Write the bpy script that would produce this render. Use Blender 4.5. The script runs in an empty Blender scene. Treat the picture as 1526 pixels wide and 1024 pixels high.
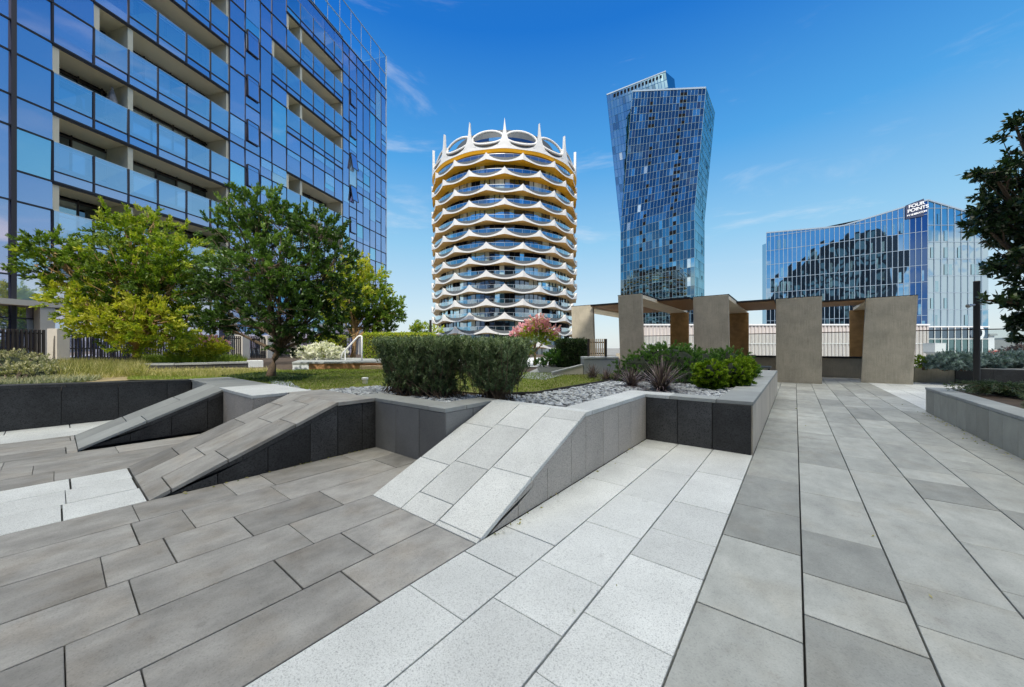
import bpy, math, random
import numpy as np
from mathutils import Vector, Matrix
rnd = random.Random(7)
H = 1.25; FO = 536.0; CX = 763.0; HY = 518.0
YAW = math.atan(422/536)
FX, FY = -math.sin(YAW), math.cos(YAW)
RX, RY = math.cos(YAW), math.sin(YAW)
C = bpy.context.scene.collection

def W(xc, zc, z=0.0):            # distance to the right / ahead of the viewpoint -> world
    return Vector((xc*RX+zc*FX, xc*RY+zc*FY, z))
def PX(x, y, d):                  # survey point seen at (x,y), d metres ahead
    return W((x-CX)/FO*d, d, H+(HY-y)/FO*d)
def GR(x, y, z=0.0):              # point on a level z
    return PX(x, y, (H-z)*FO/(y-HY))

# ------------------------------------------------------------------ helpers
class MB:
    def __init__(s): s.v=[]; s.f=[]; s.m=[]; s.c=[]
    def face(s, pts, mi=0, col=1.0):
        n=len(s.v)
        for p in pts: s.v.append(tuple(p)); s.c.append(col)
        s.f.append(tuple(range(n,n+len(pts)))); s.m.append(mi)
    def hexa(s, p, mi=0, col=1.0):      # 8 points: bottom 4 ccw, top 4 ccw
        n=len(s.v)
        for q in p: s.v.append(tuple(q)); s.c.append(col)
        for f in ((3,2,1,0),(4,5,6,7),(0,1,5,4),(1,2,6,5),(2,3,7,6),(3,0,4,7)):
            s.f.append(tuple(n+i for i in f)); s.m.append(mi)
    def box(s, x0,x1,y0,y1,z0,z1, mi=0, col=1.0):
        s.hexa([(x0,y0,z0),(x1,y0,z0),(x1,y1,z0),(x0,y1,z0),(x0,y0,z1),(x1,y0,z1),(x1,y1,z1),(x0,y1,z1)],mi,col)
    def prism(s, poly, z0, z1, mi=0, col=1.0):
        n=len(s.v); k=len(poly)
        zz0 = z0 if isinstance(z0,(list,tuple)) else [z0]*k
        zz1 = z1 if isinstance(z1,(list,tuple)) else [z1]*k
        for i,p in enumerate(poly): s.v.append((p[0],p[1],zz0[i])); s.c.append(col)
        for i,p in enumerate(poly): s.v.append((p[0],p[1],zz1[i])); s.c.append(col)
        s.f.append(tuple(n+i for i in reversed(range(k)))); s.m.append(mi)
        s.f.append(tuple(n+k+i for i in range(k))); s.m.append(mi)
        for i in range(k):
            j=(i+1)%k; s.f.append((n+i,n+j,n+k+j,n+k+i)); s.m.append(mi)
    def bar(s, a, b, w, h=None, mi=0, col=1.0, up=(0,0,1)):
        a=Vector(a); b=Vector(b); h=h or w; d=(b-a).normalized(); u=Vector(up)
        if abs(d.dot(u))>.99: u=Vector((1,0,0))
        r=d.cross(u).normalized()*w/2; t=r.cross(d).normalized()*h/2
        s.hexa([a-r-t,a+r-t,b+r-t,b-r-t,a-r+t,a+r+t,b+r+t,b-r+t],mi,col)
    def tube(s, pts, rad, n=8, mi=0, col=1.0):
        pts=[Vector(p) for p in pts]; rs=rad if isinstance(rad,(list,tuple)) else [rad]*len(pts)
        base=len(s.v)
        for i,p in enumerate(pts):
            d=(pts[min(i+1,len(pts)-1)]-pts[max(i-1,0)]).normalized()
            u=Vector((0,0,1)) if abs(d.z)<.9 else Vector((1,0,0))
            r=d.cross(u).normalized(); t=r.cross(d).normalized()
            for k in range(n):
                a=2*math.pi*k/n; q=p+(r*math.cos(a)+t*math.sin(a))*rs[i]
                s.v.append(tuple(q)); s.c.append(col)
        for i in range(len(pts)-1):
            for k in range(n):
                a=base+i*n+k; b=base+i*n+(k+1)%n
                s.f.append((a,b,b+n,a+n)); s.m.append(mi)
        s.f.append(tuple(base+k for k in reversed(range(n)))); s.m.append(mi)
        s.f.append(tuple(base+(len(pts)-1)*n+k for k in range(n))); s.m.append(mi)
    def build(s, name, mats, parent=None, smooth=False, bevel=0, fix=True):
        me=bpy.data.meshes.new(name); me.from_pydata(s.v,[],s.f)
        if not isinstance(mats,(list,tuple)): mats=[mats]
        for m in mats: me.materials.append(m)
        me.polygons.foreach_set('material_index', s.m)
        at=me.attributes.new('var','FLOAT','POINT'); at.data.foreach_set('value', [float(c) for c in s.c])
        if smooth: me.polygons.foreach_set('use_smooth',[True]*len(s.f))
        o=bpy.data.objects.new(name, me)
        if fix:
            import bmesh
            bm=bmesh.new(); bm.from_mesh(me); bmesh.ops.recalc_face_normals(bm, faces=bm.faces); bm.to_mesh(me); bm.free()
        me.update()
        C.objects.link(o)
        if parent is not None: o.parent=parent; o.matrix_parent_inverse=Matrix.Translation(parent.location).inverted() if parent.type=='EMPTY' else Matrix.Identity(4)
        if bevel:
            b=o.modifiers.new('b','BEVEL'); b.width=bevel; b.segments=1; b.limit_method='ANGLE'
        return o
def thing(name, label, cat, loc=(0,0,0), group=None):
    o=bpy.data.objects.new(name,None); C.objects.link(o); o.location=loc; o.empty_display_size=.2
    o['label']=label; o['category']=cat
    if group: o['group']=group
    return o
def tag(o, label, cat, group=None, kind=None):
    if label: o['label']=label
    if cat: o['category']=cat
    if group: o['group']=group
    if kind: o['kind']=kind
    return o
def struct(o): o['kind']='structure'; return o

# ------------------------------------------------------------------ materials
def nodes(name):
    m=bpy.data.materials.new(name); m.use_nodes=True; nt=m.node_tree; nt.nodes.clear()
    return m, nt, nt.nodes, nt.links
def N(nt, t, **k):
    n=nt.nodes.new(t)
    for a,b in k.items():
        if a in n.inputs: n.inputs[a].default_value=b
        else: setattr(n,a,b)
    return n
def principled(nt, col=None, rough=.6, **k):
    out=N(nt,'ShaderNodeOutputMaterial'); p=N(nt,'ShaderNodeBsdfPrincipled'); p.inputs['Roughness'].default_value=rough
    if col: p.inputs['Base Color'].default_value=(*col,1)
    for a,b in k.items(): p.inputs[a.replace('_',' ')].default_value=b
    nt.links.new(p.outputs[0],out.inputs[0]); return p
def stone(name, col, col2, speck=.3, rough=.65, spscale=160, stain=.35, vary=.25, bump=.15, streak=False, warm=None):
    m,nt,n,l=nodes(name); p=principled(nt,rough=rough)
    tc=N(nt,'ShaderNodeTexCoord'); at=N(nt,'ShaderNodeAttribute',attribute_name='var')
    n1=N(nt,'ShaderNodeTexNoise'); n1.inputs['Scale'].default_value=spscale; n1.inputs['Detail'].default_value=6; n1.inputs['Roughness'].default_value=.85; l.new(tc.outputs['Object'],n1.inputs[0])
    n2=N(nt,'ShaderNodeTexNoise'); n2.inputs['Scale'].default_value=2.2; n2.inputs['Detail'].default_value=8; n2.inputs['Roughness'].default_value=.65
    # offset large stain pattern per tile
    cv=N(nt,'ShaderNodeVectorMath',operation='MULTIPLY_ADD'); cb=N(nt,'ShaderNodeCombineXYZ'); 
    for i in range(3): l.new(at.outputs['Fac'],cb.inputs[i])
    cv.inputs[1].default_value=(37,53,11); l.new(cb.outputs[0],cv.inputs[0]); l.new(tc.outputs['Object'],cv.inputs[2])
    if streak:
        mp=N(nt,'ShaderNodeMapping'); mp.inputs['Scale'].default_value=(2.6,1.5,1); l.new(cv.outputs[0],mp.inputs[0]); l.new(mp.outputs[0],n2.inputs[0])
    else: l.new(cv.outputs[0],n2.inputs[0])
    vo=N(nt,'ShaderNodeTexVoronoi'); vo.inputs['Scale'].default_value=spscale*1.5; l.new(tc.outputs['Object'],vo.inputs[0])
    sx=N(nt,'ShaderNodeSeparateColor'); l.new(vo.outputs['Color'],sx.inputs[0])
    fl=N(nt,'ShaderNodeMapRange'); fl.inputs[1].default_value=.72; fl.inputs[2].default_value=.98; l.new(sx.outputs[0],fl.inputs[0])
    r0=N(nt,'ShaderNodeMapRange'); r0.inputs[1].default_value=.36; r0.inputs[2].default_value=.64; l.new(n1.outputs[0],r0.inputs[0])
    r1=N(nt,'ShaderNodeMath',operation='MULTIPLY_ADD'); r1.inputs[1].default_value=.9; l.new(fl.outputs[0],r1.inputs[0]); l.new(r0.outputs[0],r1.inputs[2])
    mx=N(nt,'ShaderNodeMix',data_type='RGBA'); mx.inputs[6].default_value=(*col,1); mx.inputs[7].default_value=(*col2,1)
    ms=N(nt,'ShaderNodeMath',operation='MULTIPLY'); ms.inputs[1].default_value=speck; l.new(r1.outputs[0],ms.inputs[0]); l.new(ms.outputs[0],mx.inputs[0])
    r2=N(nt,'ShaderNodeMapRange'); r2.inputs[1].default_value=.3; r2.inputs[2].default_value=.75; r2.inputs[3].default_value=1.0+stain*.4; r2.inputs[4].default_value=1.0-stain*.7; l.new(n2.outputs[0],r2.inputs[0])
    rv=N(nt,'ShaderNodeMapRange'); rv.inputs[3].default_value=1-vary; rv.inputs[4].default_value=1+vary; l.new(at.outputs['Fac'],rv.inputs[0])
    mm=N(nt,'ShaderNodeMath',operation='MULTIPLY'); l.new(r2.outputs[0],mm.inputs[0]); l.new(rv.outputs[0],mm.inputs[1])
    vm=N(nt,'ShaderNodeVectorMath',operation='SCALE'); l.new(mx.outputs[2],vm.inputs[0]); l.new(mm.outputs[0],vm.inputs['Scale'])
    colout=vm.outputs[0]
    if warm:
        n3=N(nt,'ShaderNodeTexNoise'); n3.inputs['Scale'].default_value=3.5; n3.inputs['Detail'].default_value=5; l.new(cv.outputs[0],n3.inputs[0])
        r3=N(nt,'ShaderNodeMapRange'); r3.inputs[1].default_value=.48; r3.inputs[2].default_value=.72; r3.inputs[4].default_value=.8; l.new(n3.outputs[0],r3.inputs[0])
        m3=N(nt,'ShaderNodeMix',data_type='RGBA',blend_type='MULTIPLY'); m3.inputs[7].default_value=(*warm,1); l.new(r3.outputs[0],m3.inputs[0]); l.new(colout,m3.inputs[6]); colout=m3.outputs[2]
        # sparse dark drip marks / stains
        n4=N(nt,'ShaderNodeTexNoise'); n4.inputs['Scale'].default_value=7; n4.inputs['Detail'].default_value=6; n4.inputs['Roughness'].default_value=.75; l.new(cv.outputs[0],n4.inputs[0])
        r4=N(nt,'ShaderNodeMapRange'); r4.inputs[1].default_value=.6; r4.inputs[2].default_value=.7; r4.inputs[4].default_value=.35; l.new(n4.outputs[0],r4.inputs[0])
        m4=N(nt,'ShaderNodeMix',data_type='RGBA',blend_type='MULTIPLY'); m4.inputs[7].default_value=(.55,.5,.47,1); l.new(r4.outputs[0],m4.inputs[0]); l.new(colout,m4.inputs[6]); colout=m4.outputs[2]
    # sparse round spots and scuffs
    vs=N(nt,'ShaderNodeTexVoronoi'); vs.inputs['Scale'].default_value=2.6; vs.inputs['Randomness'].default_value=1; l.new(cv.outputs[0],vs.inputs[0])
    nd=N(nt,'ShaderNodeTexNoise'); nd.inputs['Scale'].default_value=30; l.new(tc.outputs['Object'],nd.inputs[0])
    vd=N(nt,'ShaderNodeMath',operation='MULTIPLY_ADD'); vd.inputs[1].default_value=.10; l.new(nd.outputs[0],vd.inputs[0]); l.new(vs.outputs['Distance'],vd.inputs[2])
    vr=N(nt,'ShaderNodeMapRange'); vr.inputs[1].default_value=.085; vr.inputs[2].default_value=.125; vr.inputs[3].default_value=.82; vr.inputs[4].default_value=1; l.new(vd.outputs[0],vr.inputs[0])
    vq=N(nt,'ShaderNodeVectorMath',operation='SCALE'); l.new(colout,vq.inputs[0]); l.new(vr.outputs[0],vq.inputs['Scale']); colout=vq.outputs[0]
    l.new(colout,p.inputs['Base Color'])
    b=N(nt,'ShaderNodeBump'); b.inputs['Strength'].default_value=bump; b.inputs['Distance'].default_value=.003; l.new(n1.outputs[0],b.inputs['Height']); l.new(b.outputs[0],p.inputs['Normal'])
    return m
def plain(name, col, rough=.6, var=0.0, scale=8, **k):
    m,nt,n,l=nodes(name); p=principled(nt,col,rough,**k)
    if var:
        tc=N(nt,'ShaderNodeTexCoord'); n1=N(nt,'ShaderNodeTexNoise'); n1.inputs['Scale'].default_value=scale; n1.inputs['Detail'].default_value=6; l.new(tc.outputs['Object'],n1.inputs[0])
        r=N(nt,'ShaderNodeMapRange'); r.inputs[1].default_value=.3; r.inputs[2].default_value=.7; r.inputs[3].default_value=1-var; r.inputs[4].default_value=1+var; l.new(n1.outputs[0],r.inputs[0])
        at=N(nt,'ShaderNodeAttribute',attribute_name='var'); q=N(nt,'ShaderNodeMath',operation='MULTIPLY'); l.new(r.outputs[0],q.inputs[0]); l.new(at.outputs['Fac'],q.inputs[1])
        v=N(nt,'ShaderNodeVectorMath',operation='SCALE'); v.inputs[0].default_value=col; l.new(q.outputs[0],v.inputs['Scale']); l.new(v.outputs[0],p.inputs['Base Color'])
    return m
def mirror_glass(name, tint, inner, refl=.75, rough=.02, wav=.25, wscale=.35):
    m,nt,n,l=nodes(name); out=N(nt,'ShaderNodeOutputMaterial')
    g=N(nt,'ShaderNodeBsdfGlossy'); g.inputs['Color'].default_value=(*tint,1); g.inputs['Roughness'].default_value=rough
    d=N(nt,'ShaderNodeBsdfDiffuse'); at=N(nt,'ShaderNodeAttribute',attribute_name='var')
    v=N(nt,'ShaderNodeVectorMath',operation='SCALE'); v.inputs[0].default_value=inner; l.new(at.outputs['Fac'],v.inputs['Scale']); l.new(v.outputs[0],d.inputs['Color'])
    mx=N(nt,'ShaderNodeMixShader'); lw=N(nt,'ShaderNodeLayerWeight'); lw.inputs['Blend'].default_value=.35
    r=N(nt,'ShaderNodeMapRange'); r.inputs[3].default_value=refl; r.inputs[4].default_value=1.0; l.new(lw.outputs['Facing'],r.inputs[0])
    l.new(r.outputs[0],mx.inputs[0]); l.new(d.outputs[0],mx.inputs[1]); l.new(g.outputs[0],mx.inputs[2]); l.new(mx.outputs[0],out.inputs[0])
    tc=N(nt,'ShaderNodeTexCoord'); n1=N(nt,'ShaderNodeTexNoise'); n1.inputs['Scale'].default_value=wscale; n1.inputs['Detail'].default_value=1; l.new(tc.outputs['Object'],n1.inputs[0])
    b=N(nt,'ShaderNodeBump'); b.inputs['Strength'].default_value=wav; b.inputs['Distance'].default_value=.1; l.new(n1.outputs[0],b.inputs['Height']); l.new(b.outputs[0],g.inputs['Normal'])
    return m
def leafmat(name, cols, trans=.35, rough=.5):
    m,nt,n,l=nodes(name); out=N(nt,'ShaderNodeOutputMaterial')
    at=N(nt,'ShaderNodeAttribute',attribute_name='var'); cr=N(nt,'ShaderNodeValToRGB')
    e=cr.color_ramp.elements
    while len(e)<len(cols): e.new(.5)
    for i,c in enumerate(cols): e[i].position=i/(len(cols)-1); e[i].color=(*c,1)
    l.new(at.outputs['Fac'],cr.inputs[0])
    p=N(nt,'ShaderNodeBsdfPrincipled'); p.inputs['Roughness'].default_value=rough; p.inputs['Specular IOR Level'].default_value=.35; l.new(cr.outputs[0],p.inputs['Base Color'])
    t=N(nt,'ShaderNodeBsdfTranslucent'); mu=N(nt,'ShaderNodeMix',data_type='RGBA',blend_type='MULTIPLY'); mu.inputs[0].default_value=1; mu.inputs[7].default_value=(1.3,1.5,.5,1)
    l.new(cr.outputs[0],mu.inputs[6]); l.new(mu.outputs[2],t.inputs[0])
    mx=N(nt,'ShaderNodeMixShader'); mx.inputs[0].default_value=trans; l.new(p.outputs[0],mx.inputs[1]); l.new(t.outputs[0],mx.inputs[2]); l.new(mx.outputs[0],out.inputs[0])
    return m
def clearglass(name, tint=(.75,.9,.95), op=.25, refl=(.8,.9,1)):
    m,nt,n,l=nodes(name); out=N(nt,'ShaderNodeOutputMaterial')
    t=N(nt,'ShaderNodeBsdfTransparent'); t.inputs[0].default_value=(*tint,1); g=N(nt,'ShaderNodeBsdfGlossy'); g.inputs['Roughness'].default_value=.03; g.inputs['Color'].default_value=(*refl,1)
    lw=N(nt,'ShaderNodeLayerWeight'); lw.inputs['Blend'].default_value=.4
    r=N(nt,'ShaderNodeMapRange'); r.inputs[3].default_value=op; r.inputs[4].default_value=1.0; l.new(lw.outputs['Facing'],r.inputs[0])
    mx=N(nt,'ShaderNodeMixShader'); l.new(r.outputs[0],mx.inputs[0]); l.new(t.outputs[0],mx.inputs[1]); l.new(g.outputs[0],mx.inputs[2]); l.new(mx.outputs[0],out.inputs[0])
    return m

M={}
M['granite']=stone('white_granite',(.72,.75,.74),(.25,.27,.28),speck=.5,spscale=150,stain=.22,vary=.10,bump=.3)
M['granite_side']=stone('granite_side',(.60,.565,.52),(.14,.135,.13),speck=.6,spscale=140,stain=.2,vary=.07)
M['grey']=stone('grey_paving',(.325,.322,.305),(.20,.198,.19),speck=.45,spscale=120,stain=.55,vary=.26,streak=True,warm=(.93,.87,.80))
M['greyblue']=stone('blue_grey_paving',(.37,.385,.365),(.24,.255,.245),speck=.45,spscale=120,stain=.40,vary=.22,streak=True,warm=(.95,.91,.86))
M['cap']=stone('grey_cap',(.33,.35,.345),(.22,.235,.235),speck=.35,spscale=140,stain=.3,vary=.12)
M['dark']=stone('dark_basalt',(.062,.065,.068),(.014,.014,.016),speck=.75,spscale=70,stain=.9,vary=.3)
M['midwall']=stone('mid_stone_wall',(.20,.205,.205),(.12,.125,.13),speck=.5,spscale=130,stain=.3,vary=.28)
M['beigewall']=stone('beige_stone_wall',(.62,.57,.49),(.45,.41,.36),speck=.35,spscale=130,stain=.25,vary=.08)
M['greenwall']=stone('green_grey_wall',(.31,.32,.285),(.2,.21,.19),speck=.45,spscale=130,stain=.3,vary=.14)
M['joint']=plain('joint',(.025,.025,.024),.9)
M['soil']=plain('soil',(.07,.05,.035),.95,.35,6)
M['lawn_base']=plain('lawn_base',(.19,.19,.05),.95,.4,5)
M['grass']=leafmat('grass_blades',[(.22,.17,.06),(.14,.18,.03),(.20,.28,.035),(.32,.40,.06)],.35)
M['pebble']=stone('pebble',(.42,.45,.47),(.26,.28,.30),speck=.4,spscale=60,stain=.3,vary=.45)
M['black']=plain('black_metal',(.006,.006,.006),.6)
M['darkmetal']=plain('dark_bronze_metal',(.035,.028,.024),.5)
M['white']=plain('white_paint',(.8,.8,.78),.5)
M['steel']=plain('steel',(.6,.6,.58),.3,Metallic=.8)
M['beige']=plain('beige_render',(.66,.64,.50),.8,.08,3)
M['beigelit']=plain('lit_beige',(.74,.68,.52),.8)  # lit copy of the beige: sunlit brightness is in the colour
M['bsoffit']=plain('balcony_soffit',(1.0,.93,.70),.8)  # warm bounced light is put into this very pale base colour
M['timber']=plain('timber',(.36,.19,.08),.6,.2,20)
M['timberlight']=plain('light_timber',(.60,.45,.28),.6,.15,20)
M['bark']=plain('bark',(.12,.085,.055),.9,.35,25)
M['barklight']=plain('light_bark',(.35,.22,.10),.9,.3,25)
M['asphalt']=plain('city_ground',(.22,.215,.2),.9,.25,.02)

# ------------------------------------------------------------------ world, sun, camera
sc=bpy.context.scene
SUN_EL=math.radians(40)
ts=W(-math.sin(math.radians(12)),-math.cos(math.radians(12)))   # horizontal direction to the sun
wd=bpy.data.worlds.new('World'); sc.world=wd; wd.use_nodes=True; nt=wd.node_tree; nt.nodes.clear(); l=nt.links
out=N(nt,'ShaderNodeOutputWorld'); bg=N(nt,'ShaderNodeBackground'); bg.inputs[1].default_value=.12
sk=N(nt,'ShaderNodeTexSky',sky_type='NISHITA',sun_disc=False); sk.sun_elevation=SUN_EL; sk.sun_rotation=math.atan2(ts.x,ts.y)
sk.air_density=1.0; sk.dust_density=.6; sk.ozone_density=3.0
hs=N(nt,'ShaderNodeHueSaturation'); hs.inputs['Saturation'].default_value=1.25; hs.inputs['Value'].default_value=1.0; l.new(sk.outputs[0],hs.inputs['Color'])
grd=N(nt,'ShaderNodeValToRGB'); E_=grd.color_ramp.elements
while len(E_)<6: E_.new(.5)
for e_,(p_,c_) in zip(E_,[(0,(.80,.86,.89)),(.10,(.67,.84,.93)),(.27,(.34,.68,.95)),(.45,(.095,.43,.90)),(.66,(.012,.20,.72)),(1,(.02,.14,.50))]): e_.position=p_; e_.color=(*c_,1)
gm=N(nt,'ShaderNodeVectorMath',operation='SCALE'); gm.inputs['Scale'].default_value=8.2; l.new(grd.outputs[0],gm.inputs[0])
gx=N(nt,'ShaderNodeMix',data_type='RGBA'); gx.inputs[0].default_value=.82; l.new(hs.outputs[0],gx.inputs[6]); l.new(gm.outputs[0],gx.inputs[7])
tc=N(nt,'ShaderNodeTexCoord'); sp=N(nt,'ShaderNodeSeparateXYZ'); l.new(tc.outputs['Generated'],sp.inputs[0]); l.new(sp.outputs['Z'],grd.inputs[0])
mp=N(nt,'ShaderNodeMapping'); mp.inputs['Scale'].default_value=(1,1,2.6); l.new(tc.outputs['Generated'],mp.inputs[0])
nz=N(nt,'ShaderNodeTexNoise'); nz.inputs['Scale'].default_value=4.2; nz.inputs['Detail'].default_value=7; nz.inputs['Roughness'].default_value=.55; nz.inputs['Distortion'].default_value=.3; l.new(mp.outputs[0],nz.inputs[0])
# heading mask: clouds gather behind and to the right of the viewpoint
dt=N(nt,'ShaderNodeVectorMath',operation='DOT_PRODUCT'); dt.inputs[1].default_value=(FX,FY,0); l.new(tc.outputs['Generated'],dt.inputs[0])
hm=N(nt,'ShaderNodeMapRange',interpolation_type='SMOOTHSTEP'); hm.inputs[1].default_value=.1; hm.inputs[2].default_value=.62; hm.inputs[3].default_value=1; hm.inputs[4].default_value=0; l.new(dt.outputs['Value'],hm.inputs[0])
hz_=N(nt,'ShaderNodeMath',operation='MULTIPLY_ADD'); hz_.inputs[1].default_value=.24; hb_=N(nt,'ShaderNodeMapRange',interpolation_type='SMOOTHSTEP'); hb_.inputs[1].default_value=-.35; hb_.inputs[2].default_value=.30; hb_.inputs[3].default_value=1; hb_.inputs[4].default_value=0; l.new(dt.outputs['Value'],hb_.inputs[0]); l.new(hb_.outputs[0],hz_.inputs[0]); l.new(sp.outputs['Z'],hz_.inputs[2]); l.new(hz_.outputs[0],grd.inputs[0])
em=N(nt,'ShaderNodeMapRange',interpolation_type='SMOOTHSTEP'); em.inputs[1].default_value=.165; em.inputs[2].default_value=.22; em.inputs[3].default_value=1; em.inputs[4].default_value=0; l.new(sp.outputs['Z'],em.inputs[0])
cm=N(nt,'ShaderNodeMath',operation='MULTIPLY'); l.new(hm.outputs[0],cm.inputs[0]); l.new(em.outputs[0],cm.inputs[1])
dt2=N(nt,'ShaderNodeVectorMath',operation='DOT_PRODUCT'); bx_=W(1.2,-1.0).normalized(); dt2.inputs[1].default_value=(bx_.x,bx_.y,0); l.new(tc.outputs['Generated'],dt2.inputs[0])
bm_=N(nt,'ShaderNodeMapRange',interpolation_type='SMOOTHSTEP'); bm_.inputs[1].default_value=.88; bm_.inputs[2].default_value=.985; bm_.inputs[4].default_value=.045; l.new(dt2.outputs['Value'],bm_.inputs[0])
na_=N(nt,'ShaderNodeMath',operation='ADD'); l.new(nz.outputs[0],na_.inputs[0]); l.new(bm_.outputs[0],na_.inputs[1])
cn=N(nt,'ShaderNodeMapRange',interpolation_type='SMOOTHSTEP'); cn.inputs[1].default_value=.44; cn.inputs[2].default_value=.53; l.new(na_.outputs[0],cn.inputs[0])
cf=N(nt,'ShaderNodeMath',operation='MULTIPLY'); l.new(cm.outputs[0],cf.inputs[0]); l.new(cn.outputs[0],cf.inputs[1])
# thin cirrus everywhere
mp2=N(nt,'ShaderNodeMapping'); mp2.inputs['Scale'].default_value=(1.2,1.2,5); mp2.inputs['Rotation'].default_value=(.3,.2,0); l.new(tc.outputs['Generated'],mp2.inputs[0])
nz2=N(nt,'ShaderNodeTexNoise'); nz2.inputs['Scale'].default_value=2.3; nz2.inputs['Detail'].default_value=9; nz2.inputs['Roughness'].default_value=.62; nz2.inputs['Distortion'].default_value=.5; l.new(mp2.outputs[0],nz2.inputs[0])
c2=N(nt,'ShaderNodeMapRange',interpolation_type='SMOOTHSTEP'); c2.inputs[1].default_value=.54; c2.inputs[2].default_value=.80; c2.inputs[4].default_value=.42; l.new(nz2.outputs[0],c2.inputs[0])
mxf=N(nt,'ShaderNodeMath',operation='MAXIMUM'); l.new(cf.outputs[0],mxf.inputs[0]); l.new(c2.outputs[0],mxf.inputs[1])
mxc=N(nt,'ShaderNodeMix',data_type='RGBA'); mxc.inputs[7].default_value=(7.5,7.7,8.0,1); 
zm=N(nt,'ShaderNodeMapRange',interpolation_type='SMOOTHSTEP'); zm.inputs[1].default_value=.70; zm.inputs[2].default_value=.86; l.new(sp.outputs['Z'],zm.inputs[0])  # added bright overhead patch out of view, neutral fill for the shaded terrace
hm2=N(nt,'ShaderNodeMapRange',interpolation_type='SMOOTHSTEP'); hm2.inputs[1].default_value=.2; hm2.inputs[2].default_value=.55; hm2.inputs[3].default_value=1; hm2.inputs[4].default_value=0; l.new(dt.outputs['Value'],hm2.inputs[0])
zz=N(nt,'ShaderNodeMath',operation='MULTIPLY'); l.new(zm.outputs[0],zz.inputs[0]); l.new(hm2.outputs[0],zz.inputs[1])
mxz=N(nt,'ShaderNodeMath',operation='MAXIMUM'); l.new(mxf.outputs[0],mxz.inputs[0]); l.new(zz.outputs[0],mxz.inputs[1])
cb_=N(nt,'ShaderNodeMix',data_type='RGBA'); cb_.inputs[6].default_value=(7.5,7.7,8.0,1); cb_.inputs[7].default_value=(30.5,29,25,1); l.new(zz.outputs[0],cb_.inputs[0]); l.new(cb_.outputs[2],mxc.inputs[7])
l.new(mxz.outputs[0],mxc.inputs[0]); l.new(gx.outputs[2],mxc.inputs[6])
l.new(mxc.outputs[2],bg.inputs[0]); l.new(bg.outputs[0],out.inputs[0])
sl=bpy.data.lights.new('sun','SUN'); sl.energy=3.6; sl.angle=math.radians(.53); sl.color=(1,.95,.86)
so=bpy.data.objects.new('sun',sl); C.objects.link(so)
sd=Vector((ts.x*math.cos(SUN_EL),ts.y*math.cos(SUN_EL),math.sin(SUN_EL))); so.rotation_euler=sd.to_track_quat('Z','Y').to_euler(); so.location=(0,0,60)
cam=bpy.data.cameras.new('camera'); co=bpy.data.objects.new('camera',cam); C.objects.link(co)
co.location=(0,0,H); co.rotation_euler=(math.pi/2,0,YAW); cam.sensor_width=36; cam.lens=36*FO/1526; cam.shift_y=6/1526; cam.clip_start=.05; cam.clip_end=20000
sc.camera=co
sc.view_settings.view_transform='Standard'; sc.view_settings.look='None'; sc.view_settings.exposure=0

# ------------------------------------------------------------------ ground of the city
g=MB(); g.box(-9000,9000,-9000,9000,-19,-18); struct(g.build('ground',M['asphalt']))

# ------------------------------------------------------------------ paving
def yj(xl, ypx):      # grid y of a joint seen at height ypx on grid line x=xl
    d=H*FO/(ypx-HY); return (d+xl*math.sin(YAW))/math.cos(YAW)
def tilerow(mb, x0, x1, y0, y1, joints=None, lens=(.4,.61,.81,1.22), mi=0, z=0, gap=.0042, r=None, cg=.0028):
    r=r or rnd; js=[]
    if joints: js=sorted(joints)
    ys=list(js); 
    if not ys: ys=[y0+r.uniform(.1,.8)]
    while ys[0]>y0: ys.insert(0, ys[0]-r.choice(lens))
    while ys[-1]<y1: ys.append(ys[-1]+r.choice(lens))
    for a,b in zip(ys[:-1],ys[1:]):
        a=max(a,y0); b=min(b,y1)
        if b-a<.03: continue
        wide=cg*r.choice((.5,.8,1,2.2))
        dz=r.uniform(-.001,.001)
        mb.box(x0+gap,x1-gap,a+wide,b-wide,z-.035,z+dz,mi,r.random())
def rows(x0,n,w): return [(x0+i*w,x0+(i+1)*w) for i in range(n)]
base=MB(); base.box(-30,30,-30,26,-.6,-.036); struct(base.build('paving_bed',M['joint']))
pr=random.Random(3)
g=MB()   # right-hand blue-grey promenade
man={0:(-.39,[895,795,749,707]),1:(.03,[915,852.5,788.5,732,689,665]),2:(.43,[931,864,762,699,679]),3:(.83,[880,807,742,712])}
xs=[-.385,.03,.43,.83,1.235,1.64,2.045]
for i in range(6):
    j=[yj(man[i][0],y) for y in man[i][1]] if i in man else None
    tilerow(g,xs[i],xs[i+1],-16,20.2,j,r=pr,mi=0)
x=2.045
while x<9: tilerow(g,x,x+.405,-16,5.5,r=pr); x+=.405
for x0 in (-1.6,-1.19,-.79): tilerow(g,x0,x0+.405,12.3,20.2,r=pr)
struct(g.build('promenade_paving',M['greyblue'],bevel=.0022))
g=MB()   # white granite band ahead
wj={-1.6:[871,821],-1.19:[890,833,776,734,697],-.79:[911,825,786,746,702]}
for x0,x1 in ((-1.6,-1.19),(-1.19,-.79),(-.79,-.385)):
    tilerow(g,x0,x1,-16,5.02,[yj(x0,y) for y in wj[x0]],r=pr)
x=2.045
while x<9.5: tilerow(g,x,x+.405,10.55,19.3,r=pr,lens=(.6,.81,1.2)); x+=.405
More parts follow.
